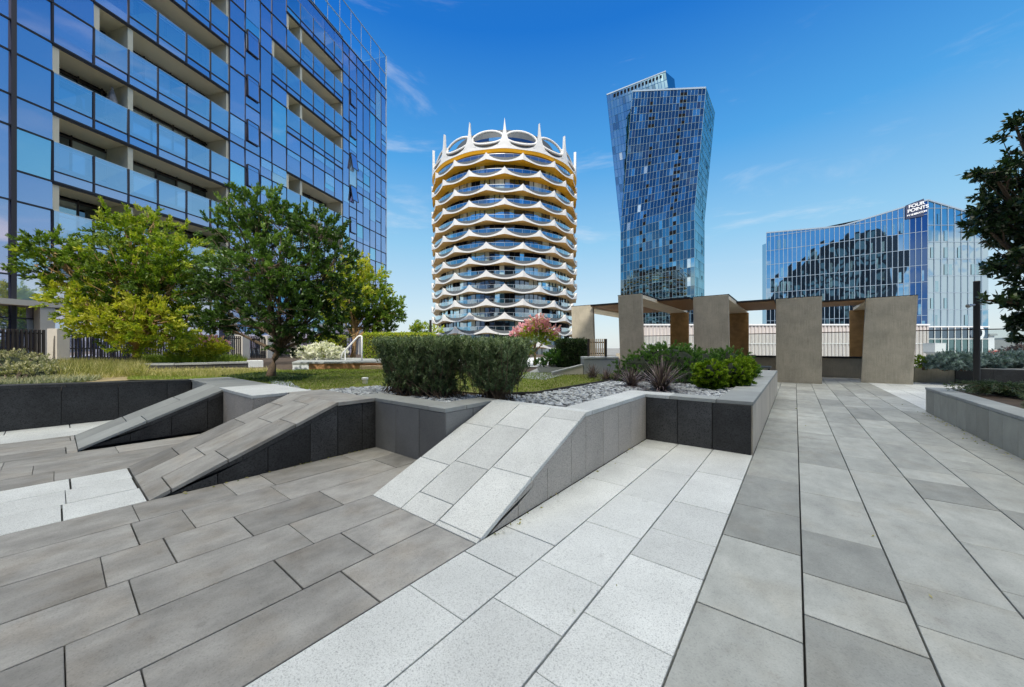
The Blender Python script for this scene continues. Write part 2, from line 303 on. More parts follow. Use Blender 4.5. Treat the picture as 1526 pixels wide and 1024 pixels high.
# white patch below the second ramp and at the left wall
for x0,x1 in ((-5.44,-5.02),(-5.02,-4.59),(-4.59,-4.15)): tilerow(g,x0,x1,-1.9,.465,r=pr,lens=(.4,.6,.81))
for x0,x1 in ((-9.25,-8.86),(-8.86,-8.47),(-8.47,-8.08)): tilerow(g,x0,x1,-8,1.62,r=pr,lens=(.6,.81,1.2))
struct(g.build('white_granite_paving',M['granite'],bevel=.0022))
g=MB()   # brown-grey paving in front of and between the ramps
dk=[(-2.0,-1.6,[997,851]),(-2.41,-2.0,[962,835,794]),(-2.82,-2.41,[864,781]),(-3.26,-2.82,[830,802,770,732]),(-3.71,-3.26,[780,760,725]),(-4.15,-3.71,[752,720,707])]
for x0,x1,j in dk:
    tilerow(g,x0,x1,-16,1.66 if x0>-2.85 else 2.5,[yj(x0,y) for y in j],r=pr,lens=(.81,1.22,1.0))
for x0,x1 in ((-5.44,-5.02),(-5.02,-4.59),(-4.59,-4.15)): tilerow(g,x0,x1,-16,-1.9,r=pr)
x=-8.08
while x<-5.5:
    tilerow(g,x,x+.44,-16,.17 if x<-6.9 else 1.65,r=pr,lens=(.81,1.22,.6)); x+=.44
struct(g.build('brown_grey_paving',M['grey'],bevel=.0022))

# ------------------------------------------------------------------ ramps and planter walls
ZW=.62
def clad_x(mb, x, y0, y1, ztop, zb=0.0, w=.4, face=1, t=.02, vseed=1, lift=.0):
    """cladding on a wall face x=const, panels along y; ztop(y) gives the top"""
    r=random.Random(vseed); y=y0
    while y<y1-.02:
        b=min(y+w,y1); 
        xa,xb=(x-t,x) if face>0 else (x,x+t)
        za,zc=ztop(y+.003),ztop(b-.003)
        if max(za,zc)>zb+.02:
            mb.prism([(xa,y+.003),(xb,y+.003),(xb,b-.003),(xa,b-.003)],zb,[max(za,zb+.002),max(za,zb+.002),max(zc,zb+.002),max(zc,zb+.002)],0,r.random())
        y=b
def clad_y(mb, y, x0, x1, zt, zb=0.0, w=.4, t=.02, vseed=1):
    r=random.Random(vseed); x=x0
    while x<x1-.02:
        b=min(x+w,x1); mb.box(x+.003,b-.003,y,y+t,zb,zt,0,r.random()); x=b
CT=.045
def ramp(name,label,x0,x1,yb,yt,yend,mat,side_mat,seed,ncol=3,wt=ZW,mitre=0):
    t=thing(name,label,'ramp',((x0+x1)/2,yb,0))
    core=MB(); e=.012
    core.prism([(x0+e,yb+.06),(x1-.024,yb+.06),(x1-.024,yt),(x0+e,yt)],-.02,[.005,.005,wt-.04,wt-.04])
    core.box(x0+e,x1-.024,yt,yend,-.02,wt-.04)
    core.build('core',M['joint'],t)
    r=random.Random(seed); s=MB(); L=math.hypot(yt-yb,wt); w=(x1-x0)/ncol
    for i in range(ncol):
        a=-r.uniform(.1,.5)
        while a<L:
            b=a+r.choice((.42,.62,.83)); A=max(a,0); B=min(b,L)
            if L-B<.12: B=L; b=L+.1
            if B-A>.04:
                ya,za=yb+A/L*(yt-yb),A/L*wt; yc,zc=yb+B/L*(yt-yb),B/L*wt; g=.0048
                xa=x0+i*w+g; xb=x0+(i+1)*w-(g if i<ncol-1 else 0)
                s.hexa([(xa,ya+g,za-.035),(xb,ya+g,za-.035),(xb,yc-g,zc-.035),(xa,yc-g,zc-.035),(xa,ya+g,za),(xb,ya+g,za),(xb,yc-g,zc),(xa,yc-g,zc)],0,r.random())
            a=b
    s.build('slope_paving',mat,t,bevel=.0022)
    c=MB(); clad_x(c,x1-.003,yb+.05,yt,lambda y:max(0,(y-yb)/(yt-yb)*wt-.088),vseed=seed)
    c.build('side_cladding',side_mat,t,bevel=.003)
    c=MB(); r2=random.Random(seed+5); y=yb+.02      # edge course along the slope
    while y<yt:
        b=min(y+.62,yt); z=lambda q:(q-yb)/(yt-yb)*wt
        if yt-b<.1: b=yt
        c.hexa([(x1-.02,y,max(.001,z(y)-.085)),(x1-.0005,y,max(.001,z(y)-.085)),(x1-.0005,b-.004,z(b)-.085),(x1-.02,b-.004,z(b)-.085),(x1-.02,y,z(y)-.038),(x1-.0005,y,z(y)-.038),(x1-.0005,b-.004,z(b)-.038),(x1-.02,b-.004,z(b)-.038)],0,r2.random()*.6+.2); y=b
    c.build('edge_course',side_mat,t)
    return t
ramp('stone_ramp','pale speckled granite ramp nearest the viewer, rising to the pebble bed',-2.82,-1.6,1.66,3.2,3.34,M['granite'],M['granite_side'],11)
ramp('stone_ramp','grey stone ramp with tall dark side, between the white granite ramp and the white block',-5.5,-4.15,.47,2.02,2.5,M['grey'],M['dark'],22)
ramp('stone_ramp','small grey stone ramp with dark side, farthest left beside the long dark wall',-8.08,-6.95,.17,1.65,1.9,M['cap'],M['dark'],33,2)

pw=thing('planter_wall','long zigzag stone planter wall with flat coping holding up the garden bed','wall',(-1.6,5,0))
def coping(rects, mat, seed, z=ZW, along='x', L=.8, name='coping'):
    r=random.Random(seed); mb=MB()
    for (x0,x1,y0,y1,ax) in rects:
        a,b=(x0,x1) if ax=='x' else (y0,y1)
        while a<b-.01:
            c=min(a+L,b); 
            if b-c<.2: c=b
            if ax=='x': mb.box(a+.002,c-.002,y0+.001,y1-.001,z-CT,z,0,r.random())
            else: mb.box(x0+.001,x1-.001,a+.002,c-.002,z-CT,z,0,r.random())
            a=c
    return mb.build(name,mat,pw,bevel=.004)
def cladding(fn, mat, parent=None):
    mb=MB(); fn(mb); return mb.build('cladding',mat,parent or pw,bevel=.003)
ZT=lambda y: ZW-CT-.003
coping([(-.76,-.38,5.0,12.3,'y')],M['cap'],1,L=1.2)
coping([(-1.3,-.76,4.985,5.29,'x')],M['cap'],2,L=.5)
coping([(-1.915,-1.6,3.34,4.98,'y'),(-1.915,-1.3,4.98,5.29,'x'),(-2.86,-1.6,3.2,3.338,'x')],M['granite'],3)
coping([(-4.5,-2.835,2.485,2.8,'x'),(-3.15,-2.835,2.8,3.34,'y')],M['cap'],4,L=.7)
coping([(-5.6,-4.14,2.02,2.48,'x')],M['grey'],5,L=.75)
coping([(-7.14,-5.61,1.6,2.35,'x')],M['granite'],6,L=1.6)
coping([(-8.1,-6.93,1.65,1.92,'x')],M['cap'],7,L=.6) if False else None
coping([(-9.55,-7.15,1.65,2.3,'x')],M['cap'],8,L=.9)
cladding(lambda m: clad_x(m,-.385,5.02,12.3,ZT,vseed=1,w=.41),M['beigewall'])
cladding(lambda m: (clad_y(m,4.99,-1.6,-.39,ZT(0),vseed=2)),M['dark'])
cladding(lambda m: clad_x(m,-1.603,3.2,5.0,ZT,vseed=3,w=.41),M['granite_side'])
cladding(lambda m: (clad_y(m,2.49,-4.15,-2.84,ZT(0),vseed=9,w=.44),clad_x(m,-2.838,2.5,3.3,ZT,vseed=5)),M['midwall'])
cladding(lambda m: clad_x(m,-4.153,2.02,2.5,ZT,vseed=6,w=.3),M['dark'])
cladding(lambda m: (clad_y(m,1.61,-7.1,-5.62,ZT(0),vseed=7,w=.37),clad_x(m,-5.615,1.62,2.3,ZT,vseed=8,w=.4)),M['granite_side'])
cladding(lambda m: (clad_y(m,1.655,-9.25,-8.1,ZT(0),vseed=7,w=.4)),M['cap'])
cladding(lambda m: clad_x(m,-6.955,1.65,2.0,ZT,vseed=7,w=.4),M['dark'])
core=MB()
for r_ in ((-.74,-.41,5.04,12.26),(-1.58,-.74,5.04,5.27),(-1.9,-1.63,3.22,5.25),(-4.4,-2.87,2.53,2.78),(-3.1,-2.87,2.78,3.3),(-5.55,-4.19,2.04,2.46),(-7.05,-5.65,1.65,2.3),(-9.5,-7.1,1.69,2.25)):
    core.box(*r_,-.02,ZW-CT-.002)
core.build('core',M['joint'],pw)
lw=thing('garden_wall','long dark basalt wall at far left under the silver groundcover','wall',(-9.25,0,0))
m=MB(); r=random.Random(5); y=-8
while y<1.64:
    b=min(y+.62,1.64); zt=lambda q: .62+.03*(1.65-q)-.05
    m.prism([(-9.27,y+.003),(-9.25,y+.003),(-9.25,b-.003),(-9.27,b-.003)],0,[zt(y),zt(y),zt(b),zt(b)],0,r.random()); y=b
m.build('cladding',M['dark'],lw)
m=MB(); y=-8
while y<1.64:
    b=min(y+.9,1.645); zt=lambda q: .62+.03*(1.65-q)
    m.prism([(-9.55,y+.002),(-9.245,y+.002),(-9.245,b-.002),(-9.55,b-.002)],[zt(y)-.048]*2+[zt(b)-.048]*2,[zt(y),zt(y),zt(b),zt(b)],0,r.random()*.4+.3); y=b
m.build('coping',M['dark'],lw,bevel=.002)
m=MB(); m.box(-9.5,-9.28,-8,1.6,-.02,.55); m.build('core',M['joint'],lw)

# garden soil behind the walls
g=MB()
for (x0,x1,y0,y1) in ((-3.16,-1.9,3.3,30),(-1.9,-.74,5.25,12.28),(-4.5,-3.14,2.76,30),(-5.6,-4.5,2.44,30),(-7.14,-5.6,2.3,30),(-9.52,-7.14,2.2,30),(-60,-9.52,-30,30),(-1.9,-1.64,12.28,16)):
    g.box(x0,x1,y0,y1,-.3,.555)
struct(g.build('garden_soil',M['soil']))

# right-hand planter
rp=thing('planter','green-grey stone planter at the right edge holding low juniper','planter',(2.0,10.5,0))
m=MB(); clad_x(m,2.0,0,10.5,lambda y:.43,face=-1,vseed=4,w=.4); clad_y(m,10.5,2.02,5.2,.43,vseed=4,t=-.02); m.build('cladding',M['greenwall'],rp,bevel=.003)
m=MB(); y=0; r=random.Random(8)
while y<10.49:
    b=min(y+.4,10.52); m.box(1.995,2.27,y+.002,b-.002,.435,.475,0,r.random()); y=b
m.box(2.272,5.2,10.25,10.52,.435,.475,0,.5); m.build('coping',M['cap'],rp,bevel=.002)
m=MB(); m.box(2.03,2.25,0,10.47,-.02,.43); m.box(2.25,5.2,10.27,10.47,-.02,.43); m.box(2.25,5.2,0,10.3,-.02,.44); m.build('soil_fill',M['soil'],rp)

# ------------------------------------------------------------------ glass curtain-wall helpers
M['g_blue']=mirror_glass('blue_glass',(.70,.68,.85),(.14,.17,.31),.66,wav=.10,wscale=.5)
M['g_deep']=mirror_glass('deep_blue_glass',(.68,.69,.88),(.12,.15,.30),.66,wav=.10,wscale=.5)
M['g_cyan']=mirror_glass('cyan_glass',(.70,.92,1.0),(.10,.28,.35),.62,wav=.10,wscale=.5)
M['g_dark']=mirror_glass('dark_glass',(.35,.45,.55),(.012,.014,.016),.35,wav=.05)
M['curtain']=mirror_glass('curtained_glass',(.8,.95,1.0),(.42,.50,.50),.35,wav=.05)
M['guard']=clearglass('balustrade_glass',(.50,.60,.80),.55,(.80,.86,.98))
M['clear']=clearglass('clear_glass',(.86,.95,.95),.12)
M['mullion']=plain('dark_mullion',(.02,.022,.03),.45)
M['mull_light']=plain('light_mullion',(.30,.38,.46),.4)
M['slab']=plain('concrete',(.42,.41,.38),.8,.15,1.5)
M['interior']=plain('dark_interior',(.012,.012,.014),1.0,Specular_IOR_Level=0.0)

# --- the apartment building on the left
DV=14.8; fdx,fdz=math.sin(math.radians(DV)),math.cos(math.radians(DV))
P0=(-21.55,15.14); nx,nz_=fdz,-fdx          # outward normal (toward the terrace)
def FA(s,z,o=0.0):           # s metres along the facade, o metres out of it
    return W(P0[0]+fdx*s+nx*o, P0[1]+fdz*s+nz_*o, z)
ab=thing('apartment_building','large blue mirror-glass apartment block with recessed beige balconies on the left','building',FA(10,-1))
ROOF=31.2; LEV=[1.2+3.19*k for k in range(10)]   # balustrade tops
br=random.Random(21)
cols=[-9.5,-8.0,-6.5,-5.0,-3.6,-2.3,-1.0,.35,1.48,2.86,4.2,5.5,6.94,8.3,9.5,10.6,11.75,12.7,14.0,15.35,16.7,18.0,19.2,20.3,21.2,22.3,23.3,24.4,25.4,26.4,27.4]
def is_balc(k,s):            # is bay starting at s recessed at level k (opening above balustrade k)
    if k in(2,3,4,5,1): 
        if k==5: return 2.8<s<9.4
        if 1.4<s<9.4: 
            return True
    if k in(6,8) and 4.1<s<9.4: return True
    if k in(7,9) and 2.8<s<9.4: return True
    if k in(3,4,5,6,8,9) and 13.9<s<20.2: return True
    if k==7 and 12.6<s<20.2: return True
    return False
shell=MB()
a,b,c,d=FA(-12,0,-1.9),FA(27.3,0,-1.9),FA(27.3,0,-16),FA(-12,0,-16)
shell.prism([a,b,c,d],-18,ROOF-.3); shell.build('wall',M['interior'],ab)
panes=[]; fr=MB(); nbl=[0]
M['blind']=mirror_glass('blinds_behind_glass',(.72,.86,1.0),(.30,.42,.55),.55)
def pane(s0,s1,z0,z1,o=.0,kind=None):
    m=MB(); ja,jb=br.uniform(-.007,.007),br.uniform(-.009,.009); v=br.uniform(.5,1.6)
    m.face([FA(s0,z0,o-ja-jb),FA(s1,z0,o+ja-jb),FA(s1,z1,o+ja+jb),FA(s0,z1,o-ja+jb)],0,v)
    q=br.random(); 
    if kind is None:
        kind='g_blue' if q<.62 else ('g_deep' if q<.86 else 'g_cyan' if q<.97 else 'curtain')
        if s0>19 and kind=='g_blue' and br.random()<.7: kind='g_deep'
    if br.random()<.30 and z1-z0>1.2 and s0>-1:     # blinds and curtains showing through part of the pane
        h0=z1-(z1-z0)*br.uniform(.3,.75); 
        bmb=MB(); e_=.025; bmb.face([FA(s0+.06,h0,o+e_),FA(s1-.06,h0,o+e_),FA(s1-.06,z1-.06,o+e_),FA(s0+.06,z1-.06,o+e_)],0,br.uniform(.5,1.3)); (bmb.build('blind',M['blind'],ab,fix=False) if nbl[0]<99 else None); nbl[0]+=1
    panes.append((abs(s0-6)+abs(z1-12)*.4, m, kind))
zb=[-2.0]+LEV
MW=.045
balconies=[]
for i,(s0,s1) in enumerate(zip(cols[:-1],cols[1:])):
    if s1<-4: lowlev=0
    for k in range(0,10):
        zt=LEV[k]; z0=zt-1.36; zs=z0-.5     # guard pane, spandrel strip, then the opening below
        zo=zs-1.33                          # = balustrade top of the level below
        if is_balc(k,s0+.01):
            pass
        else:
            # spandrel + tall vision pane
            pass
        below=is_balc(k-1,s0+.01) if k>0 else False
        here=is_balc(k,s0+.01)
        # strip above balustrade k-1 up to zs : opening if level k-1 is a balcony
        if not below:
            if here or k%1: pane(s0,s1,zo if k>0 else -.2,zs)
            elif br.random()<.35: pane(s0,s1,zo+.02,zt)   # full-height pane
            else:
                pane(s0,s1,zo if k>0 else -.2,zs); pane(s0,s1,zs,zt) if s0<12 or br.random()<.5 else (pane(s0,s1,zs,z0),pane(s0,s1,z0,zt))
                fr.bar(FA(s0,zs,.03),FA(s1,zs,.03),.05,.06)
            if not (here): 
                fr.bar(FA(s0,zt,.03),FA(s1,zt,.03),.06,.06); continue
        if below and not here:
            pane(s0,s1,zs,z0); pane(s0,s1,z0,zt,kind=None); fr.bar(FA(s0,zs,.03),FA(s1,zs,.03),.08,.08)
            fr.bar(FA(s0,zt,.03),FA(s1,zt,.03),.06,.06)
        if here:
            pane(s0,s1,zs+.02,z0-.02); fr.bar(FA(s0,zs,.03),FA(s1,zs,.03),.10,.08); fr.bar(FA(s0,z0,.03),FA(s1,z0,.03),.04,.05)
    # penthouse storey and open glass crown
    z=LEV[-1]
    pane(s0,s1,z+.03,ROOF-.2) if True else 0
    fr.bar(FA(s0,ROOF-.2,.03),FA(s1,ROOF-.2,.03),.06,.06)
    # vertical mullion
for i,s in enumerate(cols):
    zc=-2
    # vertical mullions interrupted by the balcony openings
    z=-2.0
    for k in range(0,11):
        lo=(LEV[k-1] if k>0 else -2.0); hi=(LEV[k] if k<10 else ROOF-.2)
        open_=(k>0 and is_balc(k-1,s+.01) and is_balc(k-1,s-.05))
        a0=lo+1.33 if open_ and k<10 else lo
        if open_ and k==10: a0=lo+1.33
        fr.bar(FA(s,a0,.03),FA(s,hi,.03),MW if s<10 else .03,.07 if s<10 else .035,up=(0,1,0))
# a heavy post near the left and ground-floor plinth
fr.bar(FA(.35,-1,.06),FA(.35,ROOF,.06),.16,.14,up=(0,1,0))
fr.build('mullions',M['mullion'],ab,fix=False)
panes.sort(key=lambda t:t[0])
for i,(q,m,k) in enumerate(panes[:96]): m.build('window',M[k],ab,fix=False)
rest=MB(); kinds=['g_blue','g_deep','g_cyan','curtain','g_dark']
for q,m,k in panes[96:]:
    rest.face(m.v,kinds.index(k),m.c[0])
o=rest.build('window',[M[k] for k in kinds],ab,fix=False); o['kind']='stuff'
# balconies: each run of bays on one level
for k in range(1,10):
    for (A,B) in ((1.4,9.5),(12.6,20.3)):
        cs=[c for c in cols if A<c<B+.01]; bays=[c for c in cs if is_balc(k,c+.01)]
        if not bays: continue
        s0=bays[0]; s1=[c for c in cols if c>bays[-1]+.01][0]
        zt=LEV[k]; zf=zt-1.1; zc=zt+1.33-.02
        e=bpy.data.objects.new('balcony',None); C.objects.link(e); e.parent=ab; e.location=FA(s0,zf)-ab.location
        bpy.context.view_layer.update()
        def bb(mb,name,mat):
            o=mb.build(name,mat,None,fix=True); o.parent=e; o.matrix_parent_inverse=Matrix.Translation(FA(s0,zf)).inverted(); return o
        m=MB(); m.prism([FA(s0,0,-.03),FA(s1,0,-.03),FA(s1,0,-1.85),FA(s0,0,-1.85)],zf-.25,zf); bb(m,'floor',M['slab'])
        m=MB(); m.prism([FA(s0,0,-.01),FA(s1,0,-.01),FA(s1,0,-1.85),FA(s0,0,-1.85)],zc,zc+.12); bb(m,'soffit',M['bsoffit'])
        m=MB(); m.bar(FA(s0,zc-.03,.0),FA(s1,zc-.03,.0),.06,.14); bb(m,'head_trim',M['darkmetal'])
        m=MB()
        for (p,q) in ((s0,s0+.22),(s1-.18,s1)):
            m=MB(); m.prism([FA(p,0,-.02),FA(q,0,-.02),FA(q,0,-1.85),FA(p,0,-1.85)],zf+.01,zc-.01); bb(m,'side_wall',M['beigelit'])
        mid=[c for c in cs if s0+1.3<c<s0+3.2]
        if mid:
            pm=mid[0] if s0>10 else (4.2 if s0<4 else None)
            if pm and pm>s0+.5:
                m=MB(); m.prism([FA(pm,0,-.05),FA(pm+.22,0,-.05),FA(pm+.22,0,-1.85),FA(pm,0,-1.85)],zf+.01,zc-.01); bb(m,'partition',M['beige'])
        m=MB(); gl=MB(); q=s0+.3
        while q<s1-.4:
            q2=min(q+br.choice((.9,1.1,1.35)),s1-.25)
            gl.face([FA(q,zf+.05,-1.78),FA(q2,zf+.05,-1.78),FA(q2,zc-.15,-1.78),FA(q,zc-.15,-1.78)],br.choice((0,0,0,1)),br.uniform(.4,1.4))
            m.bar(FA(q,zf,-1.74),FA(q,zc,-1.74),.06,.06,up=(0,1,0)); q=q2
        m.bar(FA(s0,zc-.18,-1.74),FA(s1,zc-.18,-1.74),.06,.08)
        bb(gl,'sliding_door',[M['g_dark'],M['curtain']]); bb(m,'door_frame',M['darkmetal'])
        m=MB()
        for p,q in zip(bays,bays[1:]+[s1]):
            j=lambda:br.uniform(-.012,.012)
            m.face([FA(p+.02,zt-1.34,j()),FA(q-.02,zt-1.34,j()),FA(q-.02,zt,j()),FA(p+.02,zt,j())],0,1)
        bb(m,'glass_guard',M['guard'])
        m=MB(); m.bar(FA(s0,zt-.18,-.06),FA(s1,zt-.18,-.06),.04,.04); m.bar(FA(s0,zt,.0),FA(s1,zt,.0),.03,.03); bb(m,'rail',M['steel'])
# opening sashes with dark frames
for (s,k) in ((10.75,3),(10.75,4),(10.75,5),(10.75,6),(10.75,7),(21.35,4),(21.35,5),(21.35,6),(21.35,7),(21.35,8)):
    z0=LEV[k]-1.2; tilt=.25 if (s>20 and k in(5,6)) else .05
    m=MB(); w=.85
    for a_,b_ in (((s,z0),(s+w,z0)),((s+w,z0),(s+w,z0+1.5)),((s+w,z0+1.5),(s,z0+1.5)),((s,z0+1.5),(s,z0))):
        oo=lambda z:.05+tilt*(1-(z-z0)/1.5)
        m.bar(FA(a_[0],a_[1],oo(a_[1])),FA(b_[0],b_[1],oo(b_[1])),.05,.06,up=(0,1,0) if a_[0]==b_[0] else (0,0,1))
    sh=m.build('sash_window',M['mullion'],ab,fix=False)
    m=MB(); m.face([FA(s,z0,.05+tilt),FA(s+w,z0,.05+tilt),FA(s+w,z0+1.5,.05),FA(s,z0+1.5,.05)],0,1)
    p_=m.build('pane',M['g_blue'],None,fix=False); p_.parent=sh; p_.matrix_parent_inverse=sh.matrix_world.inverted() if False else Matrix.Translation(ab.location).inverted()@Matrix.Translation(ab.location)
# crown: open framework with clear glass above the roof
m=MB(); gl=MB()
ss=[18.0+1.16*i for i in range(9)]; zc0,zc1=ROOF-.1,34.9
ss=[-8+1.55*i for i in range(23)]+[27.35]
for s in ss: m.bar(FA(s,zc0,-.02),FA(s,zc1,-.02),.05,.08,up=(0,1,0))
for z in (zc0,zc0+1.7,zc1): m.bar(FA(-8,z,-.02),FA(27.35,z,-.02),.09,.09)
for i,(a_,b_) in enumerate(zip(ss[:-1],ss[1:])): gl.face([FA(a_,zc0,0),FA(b_,zc0,0),FA(b_,zc1,0),FA(a_,zc1,0)])
m.bar(FA(27.35,zc1,0),FA(27.35,zc1,-16),.1,.1); m.bar(FA(27.35,-1,0),FA(27.35,zc1,0),.10,.12,up=(0,1,0))
m.build('crown_frame',M['mull_light'],ab,fix=False); gl.build('crown_glass',clearglass('crown_glazing',(.45,.80,.95),.35,(.7,.9,1)),ab,fix=False)
# end face of the building (towards the towers)
m=MB(); r=random.Random(4)
for k in range(12):
    for i in range(9): 
        o0=-1.75*i; z0=-1+3.0*k
        m.face([FA(27.32,z0,o0),FA(27.32,z0,o0-1.7),FA(27.32,z0+2.9,o0-1.7),FA(27.32,z0+2.9,o0)],0,r.random())
m.build('end_glazing',M['g_deep'],ab,fix=False)

# ------------------------------------------------------------------ the round scalloped tower
D0=90.0; TC=((752-CX)/FO*D0, D0); RB=17.6
tw=thing('round_tower','round residential tower of scalloped white balconies with orange soffits and a spiked white crown','building',W(*TC,-18))
ang0=math.atan2(-TC[1],-TC[0])          # camera-frame angle facing the viewer
def TP(r,th,z):   # th radians to the right of the front
    a=ang0+th; return W(TC[0]+r*math.cos(a), TC[1]+r*math.sin(a), z)
M['tw_white']=plain('tower_white',(.68,.67,.64),.5,.05,.3)
M['tw_grey']=plain('tower_spandrel',(.10,.11,.115),.6)
M['tw_glassrail']=clearglass('tower_balustrade',(.65,.82,.88),.30,(.8,.95,1))
NP=15; DA=2*math.pi/NP; SEG=10; rt=random.Random(9)
zpk=[1.25+(HY-y)/FO*72.4 for y in (227,249,273,295,318,339,360,381,402,423,444.5,465,485.5)]
zpk+= [zpk[-1]-2.9*i for i in range(1,7)]
def vis(th): 
    th=(th+math.pi)%(2*math.pi)-math.pi; return abs(th)<2.2
for L,zp in enumerate(zpk):
    odd=(L+1)%2; e=bpy.data.objects.new('storey',None); C.objects.link(e); e.parent=tw; e.location=(0,0,zp+18)
    inv=Matrix.Translation(tw.location+Vector((0,0,zp+18))).inverted()
    def bb(mb,name,mat,smooth=False):
        o=mb.build(name,mat,None,fix=False,smooth=smooth); o.parent=e; o.matrix_parent_inverse=inv; return o
    wb=MB(); cr=MB(); gr=MB(); sf=MB(); core=MB(); n=NP*SEG
    def shp(i):
        u=(i%SEG)/SEG; s=abs(math.sin(math.pi*u)); 
        up=zp-1.58*s**.70; lo=zp-1.38-.48*(1-math.cos(2*math.pi*u))/2; ct=zp-.22-.72*s**.8
        ro=RB+.35*(1-s)**3
        return up,lo,ct,ro
    t=min(1,L/10); of=(1.0*(1-t)+.9*t,.47*(1-t)+.66*t,.01*(1-t)+.40*t)
    key='soffit_%d'%min(L//2,5)
    if key not in M: M[key]=plain('soffit_paint_%s'%'abcdef'[min(L//2,5)],of,.6)
    for i in range(n):
        t0=(i/SEG+odd*.5)*DA; t1=((i+1)/SEG+odd*.5)*DA
        a_,b_=shp(i),shp(i+1)
        wb.face([TP(a_[3],t0,a_[1]),TP(b_[3],t1,b_[1]),TP(b_[3],t1,max(b_[0],b_[1]+.15)),TP(a_[3],t0,max(a_[0],a_[1]+.15))])
        wb.face([TP(a_[3],t0,max(a_[0],a_[1]+.15)),TP(b_[3],t1,max(b_[0],b_[1]+.15)),TP(RB-.25,t1,max(b_[0],b_[1]+.15)),TP(RB-.25,t0,max(a_[0],a_[1]+.15))])
        # grey crescent set back behind the white lip
        cr.face([TP(RB-.12,t0,a_[0]-.1),TP(RB-.12,t1,b_[0]-.1),TP(RB-.12,t1,max(b_[2],b_[0])),TP(RB-.12,t0,max(a_[2],a_[0]))])
        gr.face([TP(RB-.3,t0,zp-1.1),TP(RB-.3,t1,zp-1.1),TP(RB-.3,t1,zp-.1),TP(RB-.3,t0,zp-.1)])
        # soffit: curls from the white lip up to the ceiling
        sf.face([TP(a_[3]-.02,t0,a_[1]),TP(b_[3]-.02,t1,b_[1]),TP(RB-.6,t1,zp-1.60),TP(RB-.6,t0,zp-1.60)])
        sf.face([TP(RB-.6,t0,zp-1.60),TP(RB-.6,t1,zp-1.60),TP(RB-3.0,t1,zp-1.62),TP(RB-3.0,t0,zp-1.62)])
        sf.face([TP(RB-.2,t0,zp-1.3),TP(RB-.2,t1,zp-1.3),TP(RB-3.0,t1,zp-1.3),TP(RB-3.0,t0,zp-1.3)],1)
    nc=96
    mi=0
    for i in range(nc):
        t0=i/nc*2*math.pi; t1=(i+1)/nc*2*math.pi
        if rt.random()<.45: mi=rt.choice((0,0,0,1,1,2,3,3,4))
        zz0,zz1=zp-4.3,zp-1.6; R0=RB-1.75
        core.face([TP(R0,t0,zz0),TP(R0,t1,zz0),TP(R0,t1,zz1),TP(R0,t0,zz1)],mi,rt.uniform(.6,1.3))
        if i%2==0 or rt.random()<.3: core.bar(TP(R0+.05,t0,zz0),TP(R0+.05,t0,zz1),.12,.12,5,up=(0,1,0))
    bb(wb,'scalloped_edge',M['tw_white']); bb(cr,'spandrel',M['tw_grey']); bb(gr,'balustrade',M['tw_glassrail'])
    bb(sf,'soffit',[M[key],M['slab']]); bb(core,'glazing',[M['g_dark'],M['g_cyan'],M['curtain'],M['interior'],M['beige'],M['mullion']])
    rl=MB()
    for i in range(60):
        rl.bar(TP(RB-.3,i/60*2*math.pi,zp-.08),TP(RB-.3,(i+1)/60*2*math.pi,zp-.08),.05,.06)
    for i in range(NP*4): rl.bar(TP(RB-.3,i/NP/4*2*math.pi,zp-1.2),TP(RB-.3,i/NP/4*2*math.pi,zp-.1),.05,.05,up=(0,1,0))
    bb(rl,'handrail',M['steel'])
def tparent(o): return o
# crown
zc=zpk[0]+2.35
wb=MB(); sf=MB(); cr=MB()
for i in range(NP*SEG):
    u=(i%SEG)/SEG; u2=((i+1)%SEG)/SEG
    f=lambda u:(zc+.5-1.85*abs(math.sin(math.pi*u))**.7, zc-1.55-.1*(1-math.cos(2*math.pi*u))/2)
    t0=i/SEG*DA; t1=(i+1)/SEG*DA; a_,b_=f(u),f(u2)
    wb.face([TP(RB+.1,t0,a_[1]),TP(RB+.1,t1,b_[1]),TP(RB+.1,t1,b_[0]),TP(RB+.1,t0,a_[0])])
    cr.face([TP(RB-.2,t0,a_[0]-.1),TP(RB-.2,t1,b_[0]-.1),TP(RB-.2,t1,zc+.1),TP(RB-.2,t0,zc+.1)])
    sf.face([TP(RB+.08,t0,a_[1]),TP(RB+.08,t1,b_[1]),TP(RB-3,t1,zc-1.9),TP(RB-3,t0,zc-1.9)])
    sf.face([TP(RB+.08,t0,a_[1]+.0),TP(RB+.08,t1,b_[1]),TP(RB-.3,t1,b_[1]-.55),TP(RB-.3,t0,a_[1]-.55)])
wb.build('crown_band',M['tw_white'],tw,fix=False); cr.build('crown_spandrel',M['tw_grey'],tw,fix=False); sf.build('crown_soffit',M['soffit_0'],tw,fix=False)
for k in range(NP):
    th=k*DA
    m=MB(); n0=7; zs_=[-1.2,-.5,.3,1.1,2.0,3.1,4.2]; ws=[1.5,.95,.62,.42,.26,.13,.02]
    for j in range(len(zs_)-1):
        a0,a1=ws[j]/RB,ws[j+1]/RB; z0,z1=zc+.3+zs_[j],zc+.3+zs_[j+1]
        m.hexa([TP(RB+.15,th-a0,z0),TP(RB+.15,th+a0,z0),TP(RB-.4,th+a0*.6,z0),TP(RB-.4,th-a0*.6,z0),TP(RB+.15,th-a1,z1),TP(RB+.15,th+a1,z1),TP(RB-.4,th+a1*.6,z1),TP(RB-.4,th-a1*.6,z1)])
    m.build('spire',M['tw_white'],tw)
    m=MB(); pts=[]; 
    for j in range(25):
        ph=2*math.pi*j/24; pts.append(TP(RB-.05-1.3*(math.sin(ph)*.5+.5),th+DA/2+math.cos(ph)*DA*.47,zc+1.15+math.sin(ph)*1.65))
    m.tube(pts,.27,6); m.build('hoop',M['tw_white'],tw,smooth=True)
m=MB(); nn=48; g2=MB()
